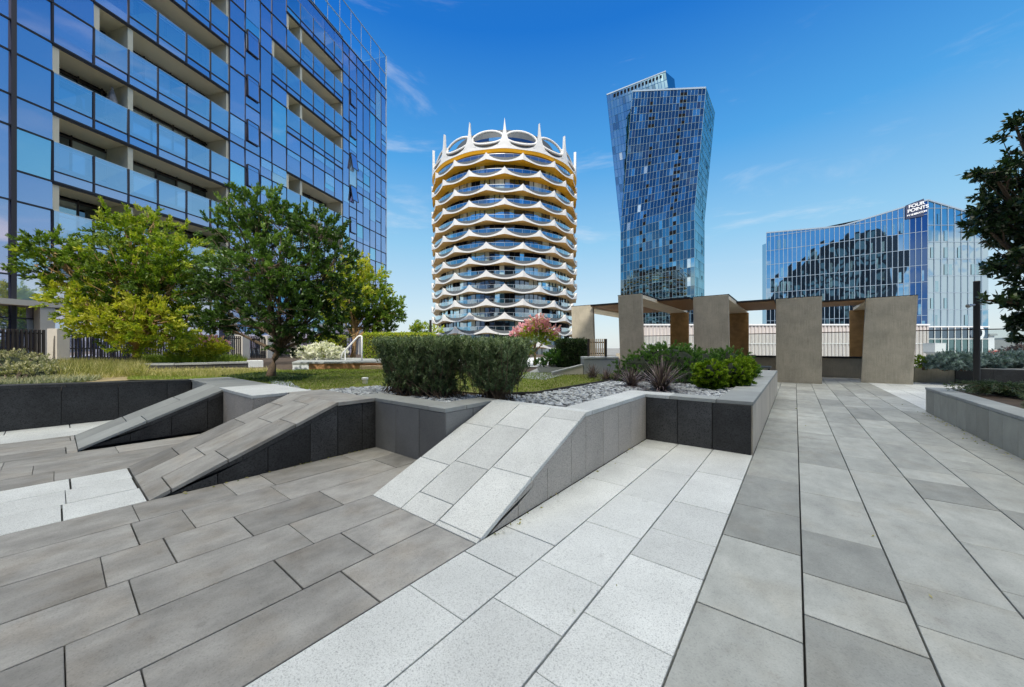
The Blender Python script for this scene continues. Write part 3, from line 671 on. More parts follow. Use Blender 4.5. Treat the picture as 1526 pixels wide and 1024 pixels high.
for i in range(nn):
    t0=i/nn*2*math.pi;t1=(i+1)/nn*2*math.pi
    m.face([TP(12.4,t0,zc+3.4),TP(12.4,t1,zc+3.4),TP(12.4,t1,zc+5.3),TP(12.4,t0,zc+5.3)]); m.face([TP(12.4,t0,zc+5.3),TP(12.4,t1,zc+5.3),TP(0,0,zc+5.3)])
    m.face([TP(RB-.5,t0,zc-.6),TP(RB-.5,t1,zc-.6),TP(0,0,zc-.6)])
    g2.face([TP(13,t0,zc-.5),TP(13,t1,zc-.5),TP(13,t1,zc+3.4),TP(13,t0,zc+3.4)],rt.choice((0,0,1,2)),1)
m.build('roof',M['tw_grey'],tw,fix=False); g2.build('crown_glazing',[M['g_dark'],M['timber'],M['g_cyan']],tw,fix=False)
m=MB()
for i in range(nn):
    t0=i/nn*2*math.pi;t1=(i+1)/nn*2*math.pi
    m.face([TP(RB-2.8,t0,-18),TP(RB-2.8,t1,-18),TP(RB-2.8,t1,zpk[-1]),TP(RB-2.8,t0,zpk[-1])])
m.build('core',M['interior'],tw,fix=False)

# ------------------------------------------------------------------ panelled facades of the far towers
def facade(P, nu, nv, kinds, weights, mull, mw, seed, jit=.02, uskip=(), zfun=None, vlines=None, open_cols=None, oname='facade', parent=None, glassname='glazing', hw=None):
    """P(u,v) -> world point on the face, u,v in 0..1; panes jitter slightly so each mirrors its own bit of sky"""
    r=random.Random(seed); g=MB(); f=MB()
    c=P(.5,.5); du=(P(1,.5)-P(0,.5)); dv=(P(.5,1)-P(.5,0)); nrm=du.cross(dv).normalized()
    if nrm.dot(Vector((0,0,H))-c)<0: nrm=-nrm
    for i in range(nu):
        for j in range(nv):
            u0,u1,v0,v1=i/nu,(i+1)/nu,j/nv,(j+1)/nv
            q=[P(u0,v0),P(u1,v0),P(u1,v1),P(u0,v1)]; ja,jb=r.uniform(-jit,jit)*.5,r.uniform(-jit,jit)*.5; q=[p+nrm*o_ for p,o_ in zip(q,(-ja-jb,ja-jb,ja+jb,-ja+jb))]
            k=r.choices(range(len(kinds)),weights)[0]
            if open_cols and i in open_cols and j%1==0 and r.random()<open_cols[i]:
                a=[P(u0+.0/nu,v0),P(u1,v0),P(u1,v0+.48/nv),P(u0,v0+.48/nv)]
                g.face([p+nrm*.08 for p in a],len(kinds),1)
            g.face(q,k,r.uniform(.5,1.5))
    for i in range(nu+1):
        for j in range(nv): f.bar(P(i/nu,j/nv)+nrm*.06,P(i/nu,(j+1)/nv)+nrm*.06,mw,mw,up=(0,1,0))
    for j in range(nv+1):
        for i in range(0,nu): f.bar(P(i/nu,j/nv)+nrm*.06,P((i+1)/nu,j/nv)+nrm*.06,hw or mw,hw or mw)
    g.build(glassname,[M[k] for k in kinds]+[M['interior']],parent,fix=False); f.build('mullions',M[mull],parent,fix=False)
def quadP(a,b,c,d,kink=None):
    # bottom-left, bottom-right, top-right, top-left with optional kink points (left,right) at v=vk
    if kink is None:
        return lambda u,v:(a*(1-u)+b*u)*(1-v)+(d*(1-u)+c*u)*v
    kl,kr,vk=kink
    def P(u,v):
        k=kl*(1-u)+kr*u
        if v<vk: return (a*(1-u)+b*u)*(1-v/vk)+k*(v/vk)
        w=(v-vk)/(1-vk); return k*(1-w)+(d*(1-u)+c*u)*w
    return P
M['t_blue']=mirror_glass('tower_blue_glass',(.30,.46,.50),(.012,.035,.05),.8,wav=.10,wscale=.12)
M['t_dark']=mirror_glass('tower_dark_glass',(.17,.25,.29),(.008,.018,.028),.8,wav=.10,wscale=.12)
M['t_cyan']=mirror_glass('tower_cyan_glass',(.48,.70,.76),(.03,.12,.15),.8,wav=.10,wscale=.12)
tt=thing('leaning_tower','tall faceted blue glass skyscraper whose upper half leans and splits into two blades','building',W(65,150,-18))
def zpx(y,d): return H+(HY-y)/FO*d
a=PX(925,HY,155); a.z=-18; b=PX(1035,HY,138.9); b.z=-18
kl=PX(925,345,155); kr=PX(1035,312,138.9); c=PX(1052,131,138.9); d=PX(943,136,155)
vk=.53
fP=quadP(a,b,c,d,(kl,kr,vk))
oc={6:.25,7:.62,15:.8,16:.6}
M['mull_teal']=plain('teal_mullion',(.16,.24,.29),.5)
facade(fP,22,38,['t_blue','t_dark','t_cyan','curtain','g_dark'],[30,52,4,.6,4],'mull_teal',.10,41,.025,open_cols=oc,parent=tt,hw=.10)
a2=b; b2=PX(1049,HY,163.8); b2.z=-18; kr2=PX(1049.5,330,163.8); c2=PX(1065,168,163.8)
facade(quadP(a2,b2,c2,c,(kr,kr2,vk)),9,38,['t_cyan','t_blue'],[6,2],'t_cyan',.1,42,.02,open_cols={6:.25},parent=tt,glassname='side_glazing')
# rear blade
e1=PX(904,142,164); e2=PX(992,106,160); e3=PX(1030,HY,150); e3.z=-18; e0=PX(925,HY,156.5); e0.z=-18; ek=PX(925,345,156.5); ek2=PX(1028,330,150)
e2b=PX(992,107,162)
facade(quadP(e0,e3,e2b,e1,(ek,ek2,vk)),20,38,['t_cyan','t_blue','curtain'],[80,14,1],'t_cyan',.12,43,.03,parent=tt,glassname='rear_glazing')
m=MB(); f1=PX(1005,118,172); f0=PX(1010,345,172); m.face([ek2,f0,f1,e2b]); m.face([e1,e2b,f1,PX(935,150,185)]); m.build('rear_side',M['t_blue'],tt,fix=False)
m=MB(); 
bk=[kr2,c2]; m.face([d,c,c2,PX(960,170,180)]); m.face([a2,b2,PX(1000,HY,185)]); m.build('roof',M['t_dark'],tt,fix=False)
m=MB(); m.bar(e1+Vector((0,0,.2)),e2b+Vector((0,0,.2)),.4,.5); m.bar(d,c,.5,.6); m.build('parapet',M['mull_light'],tt,fix=False)
m=MB()
for i in range(14):
    t=.12+i*.06; p=e1.lerp(e2b,t); q=e1.lerp(e2b,t+.035); n_=W(-.4,-.9)*.4
    m.face([p+n_-Vector((0,0,2.6)),q+n_-Vector((0,0,2.6)),q+n_-Vector((0,0,.9)),p+n_-Vector((0,0,.9))])
m.build('roof_vent',M['interior'],tt,fix=False)

# ------------------------------------------------------------------ the hotel
ht=thing('hotel','blue glass hotel with sloping roofline and white lettered sign at its upper corner','building',W(66,72,-18))
A=(75.07,65.0); B=((1142-CX)/FO*78.5,78.5)
def hz(px,y,d): return H+(HY-y)/FO*d
prof=[(0,26.3),(.42,25.5),(.62,26.4),(1.0,27.9)]     # s fraction from far left end to corner -> roof height
def zr(s):
    for (s0,z0),(s1,z1) in zip(prof[:-1],prof[1:]):
        if s<=s1+1e-6: return z0+(z1-z0)*(s-s0)/(s1-s0)
    return prof[-1][1]
# profile in facade fraction, from the drawn sight lines
def sfrac(px):
    t=(px-CX)/FO; ux,uz=A[0]-B[0],A[1]-B[1]
    # B + s*u on ray
    s=(t*B[1]-B[0])/(ux-t*uz); return s
prof=[(0,26.3),(sfrac(1255),hz(0,337,B[1]+(A[1]-B[1])*sfrac(1255))),(sfrac(1330),hz(0,314,B[1]+(A[1]-B[1])*sfrac(1330))),(1.0,27.9)]
def HP(s,z,o=0.0):
    L=math.hypot(A[0]-B[0],A[1]-B[1]); ux,uz=(A[0]-B[0])/L,(A[1]-B[1])/L
    return W(B[0]+ux*L*s+uz*o, B[1]+uz*L*s-ux*o, z)
def HP2(s,z,o=0.0): return W(A[0]+11*s, A[1]-o, z)
def zr2(s): return 27.9-3.3*s
def hfacade(P,zrf,ncol,seed,base,dark_from=None,name='glazing'):
    r=random.Random(seed); g=MB(); f=MB(); kinds=['h_blue' if name=='glazing' else 'h_end','h_dark','curtain','h_cyan']
    fl=[base+3.05*k for k in range(16)]
    sg=1
    for i in range(ncol):
        s0,s1=i/ncol,(i+1)/ncol; dk=dark_from and dark_from[0]<=s0<dark_from[1]
        for j in range(len(fl)):
            z0,z1=fl[j],fl[j]+3.05
            t0,t1=min(z1,zrf(s0)),min(z1,zrf(s1))
            if t0<=z0+.05 and t1<=z0+.05: continue
            t0=max(t0,z0+.02); t1=max(t1,z0+.02)
            k=1 if dk else 0
            ja,jb=r.uniform(-.006,.006),r.uniform(-.008,.008)
            g.face([P(s0,z0,-ja-jb),P(s1,z0,ja-jb),P(s1,t1,ja+jb),P(s0,t0,-ja+jb)],k,r.uniform(.6,1.3))
            if r.random()<.22 and z1<zrf(s0)-.5:
                q=s0+(s1-s0)*r.choice((.08,.45)); q2=q+(s1-s0)*r.choice((.35,.5)); g.face([P(q,z0+.2,.06),P(q2,z0+.2,.06),P(q2,z0+2.1,.06),P(q,z0+2.1,.06)],3 if not dk else 0,r.uniform(.5,1.2))
            f.bar(P(s0,z0,.08),P(s1,z0,.08),.06,.07)
            f.bar(P(s0,z0,.08),P(s0,t0,.08),.08,.08,up=(0,1,0))
        f.bar(P(s0,zrf(s0),.05),P(s1,zrf(s1),.05),.22,.25)
    g.build(name,[M[k] for k in kinds],ht,fix=False); f.build('mullions',M['mull_light'],ht,fix=False)
M['h_blue']=mirror_glass('hotel_blue_glass',(.40,.56,.68),(.012,.035,.07),.88,wav=.5,wscale=.22)
M['h_end']=mirror_glass('hotel_end_glass',(.52,.66,.72),(.012,.035,.07),.88,wav=.9,wscale=.25)
M['h_dark']=mirror_glass('hotel_dark_glass',(.10,.18,.36),(.01,.03,.08),.8,wav=.12,wscale=.22)
M['h_cyan']=mirror_glass('hotel_window_glass',(.45,.66,.74),(.16,.27,.31),.5,wav=.12,wscale=.22)
hfacade(HP,zr,32,51,-18+.65,dark_from=(sfrac(1347),1.1))
hfacade(HP2,zr2,9,52,5.05,name='end_glazing')
m=MB(); m.prism([HP(0,0,-.5),HP(1,0,-.2),HP2(0,0,-.2),HP2(1,0,-.5),W((A[0]+11)*1.2,A[1]*1.2),W(B[0]*1.15+1,B[1]*1.15)],-18,[25.0,27.0,27.0,23.5,23,24.5]); m.build('wall',M['interior'],ht)
m=MB(); r=random.Random(3); g2=MB()      # lower storeys of the end facade: dark strip, then clear glass hall
for i in range(9):
    x0=i/9; g2.face([HP2(x0+.01,2.9,.02),HP2(x0+.10,2.9,.02),HP2(x0+.10,5.0,.02),HP2(x0+.01,5.0,.02)],0,1)
    g2.face([HP2(x0+.01,-18,.02),HP2(x0+.10,-18,.02),HP2(x0+.10,2.7,.02),HP2(x0+.01,2.7,.02)],1,1)
    m.bar(HP2(x0,-18,.1),HP2(x0,5.05,.1),.10,.10,up=(0,1,0))
m.bar(HP2(0,2.8,.1),HP2(1,2.8,.1),.14,.14); m.bar(HP2(0,-.6,.1),HP2(1,-.6,.1),.12,.15); m.bar(HP2(0,5.0,.1),HP2(1,5.0,.1),.2,.2)
m.build('lobby_frame',M['white'],ht,fix=False)
M['lobby']=mirror_glass('lobby_glass',(.35,.5,.5),(.05,.10,.10),.25)
g2.build('lobby_glazing',[M['g_dark'],M['lobby']],ht,fix=False)
m=MB(); HPs=HP(sfrac(1140),0); 
# narrow return at the far left
m.face([HP(0,-18,0),HP(-.03,-18,-1),HP(-.03,24,-1),HP(0,24,0)]); m.build('return_glazing',M['h_blue'],ht,fix=False)
def text_part(txt,size,mat,parent,origin,xdir,zdir=Vector((0,0,1)),name='lettering',ext=.06,bold=.02):
    cu=bpy.data.curves.new(name,'FONT'); cu.body=txt; cu.size=size; cu.extrude=ext; cu.offset=bold; cu.space_character=.95
    ob=bpy.data.objects.new(name,cu); C.objects.link(ob); dg=bpy.context.evaluated_depsgraph_get(); me=bpy.data.meshes.new_from_object(ob.evaluated_get(dg)); bpy.data.objects.remove(ob)
    me.materials.clear(); me.materials.append(mat); o=bpy.data.objects.new(name,me); C.objects.link(o)
    xd=xdir.normalized(); nd=xd.cross(zdir).normalized(); mat4=Matrix((( xd.x,zdir.x,nd.x,origin.x),(xd.y,zdir.y,nd.y,origin.y),(xd.z,zdir.z,nd.z,origin.z),(0,0,0,1)))
    me.transform(mat4); o.parent=parent; o.matrix_parent_inverse=Matrix.Translation(parent.location).inverted() if parent.type=='EMPTY' else Matrix.Identity(4)
    return o
sa,sb=sfrac(1349),sfrac(1376); m=MB()
d_=B[1]+(A[1]-B[1])*sa; zt=hz(0,301,d_)-.75; zb_=zt-2.5
m.hexa([HP(sa,zb_,.05),HP(sb,zb_+.1,.05),HP(sb,zb_+.1,.3),HP(sa,zb_,.3),HP(sa,zt,.05),HP(sb,zt+.75,.05),HP(sb,zt+.75,.3),HP(sa,zt,.3)])
sg=m.build('sign_panel',plain('sign_blue',(.015,.03,.09),.5),ht)
xd=HP(sb,0)-HP(sa,0); wd_=xd.length; xd2=Vector((xd.x,xd.y,.35)); q=lambda s,z: HP(sa+(sb-sa)*s,z,.34)
def sign_text(t,size,s,z):
    o=text_part(t,size,M['sign_white'],ht,q(s,z),Vector((xd.x,xd.y,.45*1)),name='lettering'); return o
M['sign_white']=plain('sign_white',(.9,.9,.9),.4)
sign_text('FOUR',.82,.14,zt-.66); sign_text('POINTS',.82,.08,zt-1.48); sign_text('BY SHERATON',.40,.06,zt-2.15)
m=MB(); c0=HP2(.80,3.9,.4)
for i in range(24):
    a0,a1=i/24*2*math.pi,(i+1)/24*2*math.pi
    P_=lambda r_,a_:c0+W(r_*math.cos(a_),0,r_*1.25*math.sin(a_))
    m.face([P_(1.05,a0),P_(1.05,a1),P_(.62,a1),P_(.62,a0)])
m.build('round_emblem',M['sign_white'],ht,fix=False)

# ribbed podium wall before the hotel
po=thing('podium_building','long low podium building of pale pink ribbed cladding in front of the hotel','building',W(40,60,-18))
M['ribbed']=plain('pink_ribbed',(.68,.63,.59),.6,.06,.3); M['ribbed2']=plain('pink_rib',(.60,.55,.52),.6)
def PO(x,z,o=0): return W(x,61.0-.0*x-o,z)
m=MB(); m.prism([PO(22,0),PO(70.5,0),W(70.5,64),W(22,72)],-18,5.0); m.build('wall',M['ribbed'],po)
m=MB(); x=22
while x<70.4: m.bar(PO(x,-18,.12),PO(x,4.9,.12),.22,.25,up=(0,1,0)); x+=.62
m.build('ribs',M['ribbed2'],po,fix=False)
m=MB(); m.bar(PO(22,5.1,.1),PO(70.5,5.1,.1),.5,.25); m.bar(PO(22,1.9,.2),PO(70.5,1.9,.2),.1,.1); m.build('coping',M['white'],po,fix=False)

# buildings behind the viewpoint: they shade the terrace and are mirrored in the glass
ob_=thing('office_building','dark stepped office block behind the viewpoint, mirrored in the hotel glass','building',W(0,-20,-18))
m=MB(); pf=[(-60,12),(-16.5,14),(-14,23),(-9,25.5),(-6,31),(4,39.5),(17.8,46.5),(31,45.5)]
n=len(pf)
for i in range(n-1):
    (x0,h0),(x1,h1)=pf[i],pf[i+1]
    m.hexa([W(x0,-20,-18),W(x1,-20,-18),W(x1,-34,-18),W(x0,-34,-18),W(x0,-20,h0),W(x1,-20,h1),W(x1,-34,h1),W(x0,-34,h0)])
M['occl']=plain('dark_cladding',(.035,.033,.034),.6,.2,.3); M['occlwin']=mirror_glass('office_glass',(.5,.6,.6),(.16,.20,.19),.3)
m.build('wall',M['occl'],ob_)
g2=MB(); f2=MB(); r=random.Random(8)
def hh(x):
    for (x0,h0),(x1,h1) in zip(pf[:-1],pf[1:]):
        if x0<=x<=x1: return h0+(h1-h0)*(x-x0)/(x1-x0)
for k in range(19):
    z0=-17+3.3*k; x=-30
    while x<30.5:
        w_=r.choice((1.1,1.6,2.2))
        if hh(x)>z0+3 and hh(min(x+w_,31))>z0+3 and r.random()<.6: g2.face([W(x,-19.95,z0+.4),W(x+w_,-19.95,z0+.4),W(x+w_,-19.95,z0+2.7),W(x,-19.95,z0+2.7)],0,r.uniform(.4,1.5))
        x+=w_+r.choice((.3,.6,1.3))
g2.build('window_bands',M['occlwin'],ob_,fix=False)

# ------------------------------------------------------------------ portico of concrete frames
M['frame']=stone('portico_concrete',(.56,.50,.38),(.36,.32,.25),speck=.5,spscale=60,stain=.35,vary=.08,bump=.3)
def _ribs(m):
    nt=m.node_tree; l=nt.links; p=[n for n in nt.nodes if n.type=='BSDF_PRINCIPLED'][0]
    src=p.inputs['Base Color'].links[0].from_socket
    tc=N(nt,'ShaderNodeTexCoord'); w=N(nt,'ShaderNodeTexNoise'); mp=N(nt,'ShaderNodeMapping'); mp.inputs['Scale'].default_value=(28,28,.35); l.new(tc.outputs['Object'],mp.inputs[0]); l.new(mp.outputs[0],w.inputs[0]); w.inputs['Detail'].default_value=2
    r=N(nt,'ShaderNodeMapRange'); r.inputs[1].default_value=.3; r.inputs[2].default_value=.7; r.inputs[3].default_value=.8; r.inputs[4].default_value=1.12; l.new(w.outputs[0],r.inputs[0])
    v=N(nt,'ShaderNodeVectorMath',operation='SCALE'); l.new(src,v.inputs[0]); l.new(r.outputs[0],v.inputs['Scale']); l.new(v.outputs[0],p.inputs['Base Color'])
_ribs(M['frame'])
M['brown_in']=plain('brown_panel',(.72,.42,.16),.75,.2,6); M['soff']=plain('warm_soffit',(.90,.78,.58),.7,.06,3)
frames=[((-7.45,-6.45),13.7,19.3,-.10,'leftmost slab frame, behind the clipped hedge'),
        ((-4.62,-3.83),11.8,17.9,-.10,'second slab frame from the left, behind the green shrub mound'),
        ((-2.76,-1.69),13.8,19.8,-.05,'middle slab frame behind the yellow-green ball shrubs'),
        ((-.55,.72),16.2,19.9,.0,'slab frame right of the long planter wall, standing on the promenade'),
        ((1.86,3.12),17.9,21.4,.12,'rightmost slab frame with open doorway-like gap at its left')]
for (x0,x1),y0,y1,lean,lab in frames:
    t=thing('concrete_frame','grey concrete portico frame, '+lab,'portico frame',((x0+x1)/2,y0,0),'concrete frames of the portico')
    z1=3.0; zb=-.05 if x0>-1 else 0
    m=MB(); T=.12
    m.hexa([(x0,y0,zb),(x1,y0,zb),(x1,y0+T,zb),(x0,y0+T,zb),(x0+lean,y0,z1),(x1+lean,y0,z1),(x1+lean,y0+T,z1),(x0+lean,y0+T,z1)],0,rnd.random()); m.build('front_slab',M['frame'],t,bevel=.006)
    m=MB(); m.box(x0,x1,y1,y1+T,zb,2.86,0,.5); m.build('back_panel',M['brown_in'],t,bevel=.006)
    m=MB(); m.box(x0+lean*.95+.004,x1+lean*.95-.004,y0+T+.002,y1+T,2.865,2.985); m.build('ceiling',M['soff'],t)
    m=MB(); m.box(x0+lean-.03,x1+lean+.01,y0+T*.4,y1+T+.05,3.002,3.03); m.build('roof_flashing',M['black'],t)
for i,((f0,f1),lab) in enumerate(zip(zip(frames[:-1],frames[1:]),('between the leftmost and second slab frames','between the second and middle slab frames','bridging from the middle frame to the promenade slab','between the two slab frames on the promenade'))):
    xa=f0[0][1]+f0[3]+.012; xb=f1[0][0]+f1[3]-.035; ya=max(f0[1],f1[1])-.25 if i<1 else f1[1]-.35; yb=min(f0[2],f1[2])-.5
    t=thing('canopy','thin dark-edged canopy with timber underside, '+lab,'canopy',(xa,ya,2.9),'thin canopies linking the frames')
    m=MB(); m.box(xa,xb,ya,yb,2.93,2.99); m.build('roof_sheet',M['black'],t)
    m=MB(); m.box(xa+.01,xb-.01,ya+.03,yb-.03,2.90,2.928); m.build('soffit',M['timber'],t)
# low wall behind, with the glass balustrade
lw2=thing('low_wall','low brown-grey wall with dark top behind the portico','wall',(0,20.2,0))
m=MB(); m.box(-1.6,2.9,20.25,20.5,-.05,.80,0,.5); m.build('wall_face',M['frame'],lw2)
m=MB(); m.box(-1.62,2.9,20.2,20.52,.802,.88); m.build('coping',M['black'],lw2)
m=MB(); m.box(-9,-1.6,22.2,22.4,-.6,.88); tag(m.build('garden_end_wall',M['frame']),'low end wall at the back of the garden behind the leftmost frames','wall')
bl=thing('glass_balustrade','frameless glass balustrade with slim dark handrail behind the portico and right planter','balustrade',(0,21.4,0))
m=MB(); 
x=-8.0
while x<12: m.box(x,x+1.45,22.49,22.51,.2,1.93); x+=1.5
m.build('glass',clearglass('balustrade_clear',(.93,.97,.97),.06),bl)
m=MB(); m.bar((-8,22.5,1.96),(12,22.5,1.96),.05,.04); m.build('handrail',M['black'],bl)
t=thing('bench','small dark bench beside the brown back panel','bench',(-1.1,18.6,0))
m=MB(); m.box(-1.55,-.75,17.3,17.9,.42,.5); m.build('seat',M['greenwall'],t,bevel=.01)
for xx in (-1.5,-.85):
    m=MB(); m.box(xx,xx+.06,17.35,17.85,0,.42); m.build('leg',M['black'],t)

# planter at the back right with blue-grey shrubs
bp=thing('planter','long back planter, light stone then dark stone, holding blue-grey shrubs','planter',(4,19.3,0))
m=MB(); clad_y(m,19.3,2.6,4.35,.50,w=.8,vseed=3); m.build('light_cladding',M['frame'],bp)
m=MB(); clad_y(m,19.22,4.35,11,.52,w=.8,vseed=4); m.build('dark_cladding',M['dark'],bp)
m=MB(); m.box(2.6,11,19.24,19.5,.525,.56); m.build('coping',M['cap'],bp); m=MB(); m.box(2.62,11,19.35,22.3,-.03,.5); m.build('soil_fill',M['soil'],bp)

# lamp post
p=PX(1455.5,HY,10.6); 
lp=thing('lamp_post','tall plain black post with small white side spotlight, in front of the hotel','lamp post',(p.x,p.y,0))
m=MB(); m.tube([(p.x,p.y,0),(p.x,p.y,3.19)],.068,20); m.build('pole',M['black'],lp,smooth=False)
m=MB(); m.tube([(p.x,p.y,2.52),(p.x-.13,p.y-.10,2.49)],.03,10); m.tube([(p.x-.13,p.y-.10,2.50),(p.x-.21,p.y-.17,2.47)],[.04,.055],12); m.build('spotlight',M['steel'],lp)
m=MB(); m.tube([(p.x,p.y,3.19),(p.x,p.y,3.21)],[.075,.06],20); m.build('cap',M['darkmetal'],lp)

# small cylindrical garden lights
for (px,py,zt,lab) in ((1067,575,.72,'small white cylindrical garden light on the pebbles before the yellow-green ball shrubs'),(544,573,.70,'small white cylindrical garden light on the lawn left of the clipped hedge')):
    q=GR(px,py,.57); t=thing('garden_light',lab,'garden light',(q.x,q.y,.56),'small garden lights')
    m=MB(); m.tube([(q.x,q.y,.55),(q.x,q.y,zt-.04)],.045,18); m.build('body',M['beigelit'],t,smooth=False)
    m=MB(); m.tube([(q.x,q.y,zt-.038),(q.x,q.y,zt-.01),(q.x,q.y,zt)],[.058,.058,.05],18); m.build('cap',M['white'],t)

# ------------------------------------------------------------------ foliage
nr=np.random.default_rng(5)
def leaf_mesh(name, P, Nn, L, Wd, col, mat, parent=None, up=None):
    """P leaf base points, Nn leaf axis dirs (unit), L lengths, Wd widths: folded diamond leaves"""
    n=len(P); rv=nr.normal(size=(n,3)); sd=np.cross(Nn,rv); sd/=np.linalg.norm(sd,axis=1,keepdims=True)+1e-9
    L=L[:,None]; Wd=Wd[:,None]
    a=P; b=P+Nn*L*.45+sd*Wd*.5; c=P+Nn*L; d=P+Nn*L*.45-sd*Wd*.5
    v=np.stack([a,b,c,d],1).reshape(-1,3)
    me=bpy.data.meshes.new(name); me.vertices.add(4*n); me.vertices.foreach_set('co',v.ravel().astype(np.float32))
    me.loops.add(4*n); me.loops.foreach_set('vertex_index',np.arange(4*n,dtype=np.int32)); me.polygons.add(n)
    me.polygons.foreach_set('loop_start',np.arange(0,4*n,4,dtype=np.int32)); me.polygons.foreach_set('loop_total',np.full(n,4,dtype=np.int32))
    me.update(); at=me.attributes.new('var','FLOAT','POINT'); at.data.foreach_set('value',np.repeat(col,4).astype(np.float32))
    me.materials.append(mat); o=bpy.data.objects.new(name,me); C.objects.link(o)
    if parent is not None: o.parent=parent; o.matrix_parent_inverse=Matrix.Translation(parent.location).inverted()
    return o
def unit(n):
    v=nr.normal(size=(n,3)); return v/np.linalg.norm(v,axis=1,keepdims=True)
def crown(blobs, nclu, nleaf, clr, L, Wd, up=.35, shell=.55):
    """blobs: (centre, radius xyz, weight, tone) -> leaf arrays plus cluster centres"""
    ws=np.array([b[1]**2 for b in blobs]); ws/=ws.sum(); cs=[]; tone=[]; own=[]
    for _ in range(nclu):
        i=nr.choice(len(blobs),p=ws); c,r,t,sq=blobs[i]
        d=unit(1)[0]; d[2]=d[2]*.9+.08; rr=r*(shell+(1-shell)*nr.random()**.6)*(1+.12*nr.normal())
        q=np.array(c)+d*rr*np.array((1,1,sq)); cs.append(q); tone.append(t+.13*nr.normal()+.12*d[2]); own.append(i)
    cs=np.array(cs); tone=np.array(tone); k=nleaf; n=nclu*k
    base=np.repeat(cs,k,0); ax=unit(n)*1.0; ax[:,2]+=up
    # sprig structure: leaves radiate from short twigs
    cen=np.array([blobs[i][0] for i in own]); outd=cs-cen; outd/=np.linalg.norm(outd,axis=1,keepdims=True)+1e-9
    tdir=outd+unit(nclu)*.7; tdir[:,2]+=.25; tdir/=np.linalg.norm(tdir,axis=1,keepdims=True)
    tt=nr.random(n)[:,None]; P=base+np.repeat(tdir,k,0)*(tt-.4)*clr*1.6+unit(n)*clr*.38*nr.random(n)[:,None]
    ax=ax*.75+np.repeat(tdir,k,0)*.9; ax/=np.linalg.norm(ax,axis=1,keepdims=True)
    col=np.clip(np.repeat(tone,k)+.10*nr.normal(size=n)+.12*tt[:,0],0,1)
    return P,ax,L*(.7+.6*nr.random(n)),Wd*(.75+.5*nr.random(n)),col,cs,own
def limbs(root, blobs, cs, own, fork, r0, mat, parent, seed, lean=(0,0), twig=True, trunk_top=None, mtw=.25):
    r=random.Random(seed); root=Vector(root); top=Vector(trunk_top) if trunk_top else root+Vector((lean[0],lean[1],fork))
    m=MB(); pts=[]; n=6
    for i in range(n+1):
        t=i/n; p=root.lerp(top,t)+Vector((math.sin(t*4+seed)*.05,math.cos(t*3+seed)*.05,0))*fork*t*(1-t)*3; pts.append(p)
    rs=[r0*(1.35-.5*min(1,i/1.5)) if i<2 else r0*(.9-.06*i) for i in range(n+1)]
    m.tube(pts,rs,12); m.build('trunk',mat,parent,smooth=True)
    m=MB()
    for bi,b in enumerate(blobs):
        c=Vector(b[0]); st=pts[r.choice((4,5,6,6))]; mid=st.lerp(c,.5)+Vector((r.uniform(-.2,.2),r.uniform(-.2,.2),r.uniform(-.1,.25)))*(c-st).length*.3
        pp=[]; N_=7
        for i in range(N_+1):
            t=i/N_; p=st*(1-t)**2+mid*2*t*(1-t)+c*t*t; pp.append(p)
        ra=[r0*.55*(1-.75*i/N_) for i in range(N_+1)]; m.tube(pp,ra,7)
        if twig:
            mine=[cs[i] for i in range(len(own)) if own[i]==bi]; r.shuffle(mine)
            for q in mine[:int(len(mine)*mtw)+3]:
                a=pp[r.randint(3,N_)]; q=Vector(q); md=a.lerp(q,.5)+Vector((r.uniform(-1,1),r.uniform(-1,1),r.uniform(-.3,1)))*(q-a).length*.12
                m.tube([a,md,q],[r0*.13,r0*.08,r0*.03],4)
    m.build('branches',mat,parent,smooth=True,fix=False)
def blob(px,py,rpx,d,dd=0,tone=.5,sq=.85): return (tuple(PX(px,py,d+dd)),rpx/FO*(d+dd),tone,sq)

# the dark central tree
M['leaf_dark']=leafmat('dark_green_leaves',[(.016,.036,.009),(.042,.088,.018),(.085,.165,.026),(.18,.28,.045)],.26,.38)
t=thing('tree','dark green round-crowned tree with single slender trunk, in the middle of the garden bed','tree',GR(404,563,.58))
d=7.9
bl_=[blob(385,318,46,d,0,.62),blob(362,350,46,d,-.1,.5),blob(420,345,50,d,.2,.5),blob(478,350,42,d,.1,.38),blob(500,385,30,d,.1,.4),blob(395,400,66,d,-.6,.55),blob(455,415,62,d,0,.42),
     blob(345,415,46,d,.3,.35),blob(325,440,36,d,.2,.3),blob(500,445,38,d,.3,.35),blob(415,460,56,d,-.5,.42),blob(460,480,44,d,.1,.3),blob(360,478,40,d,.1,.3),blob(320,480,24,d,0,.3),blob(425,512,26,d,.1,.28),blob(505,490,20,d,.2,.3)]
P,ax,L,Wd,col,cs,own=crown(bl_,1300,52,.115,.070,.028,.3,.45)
leaf_mesh('crown',P,ax,L,Wd,col,M['leaf_dark'],t); limbs(GR(404,563,.57),bl_,cs,own,.85,.085,M['bark'],t,3,trunk_top=PX(418,505,7.9))
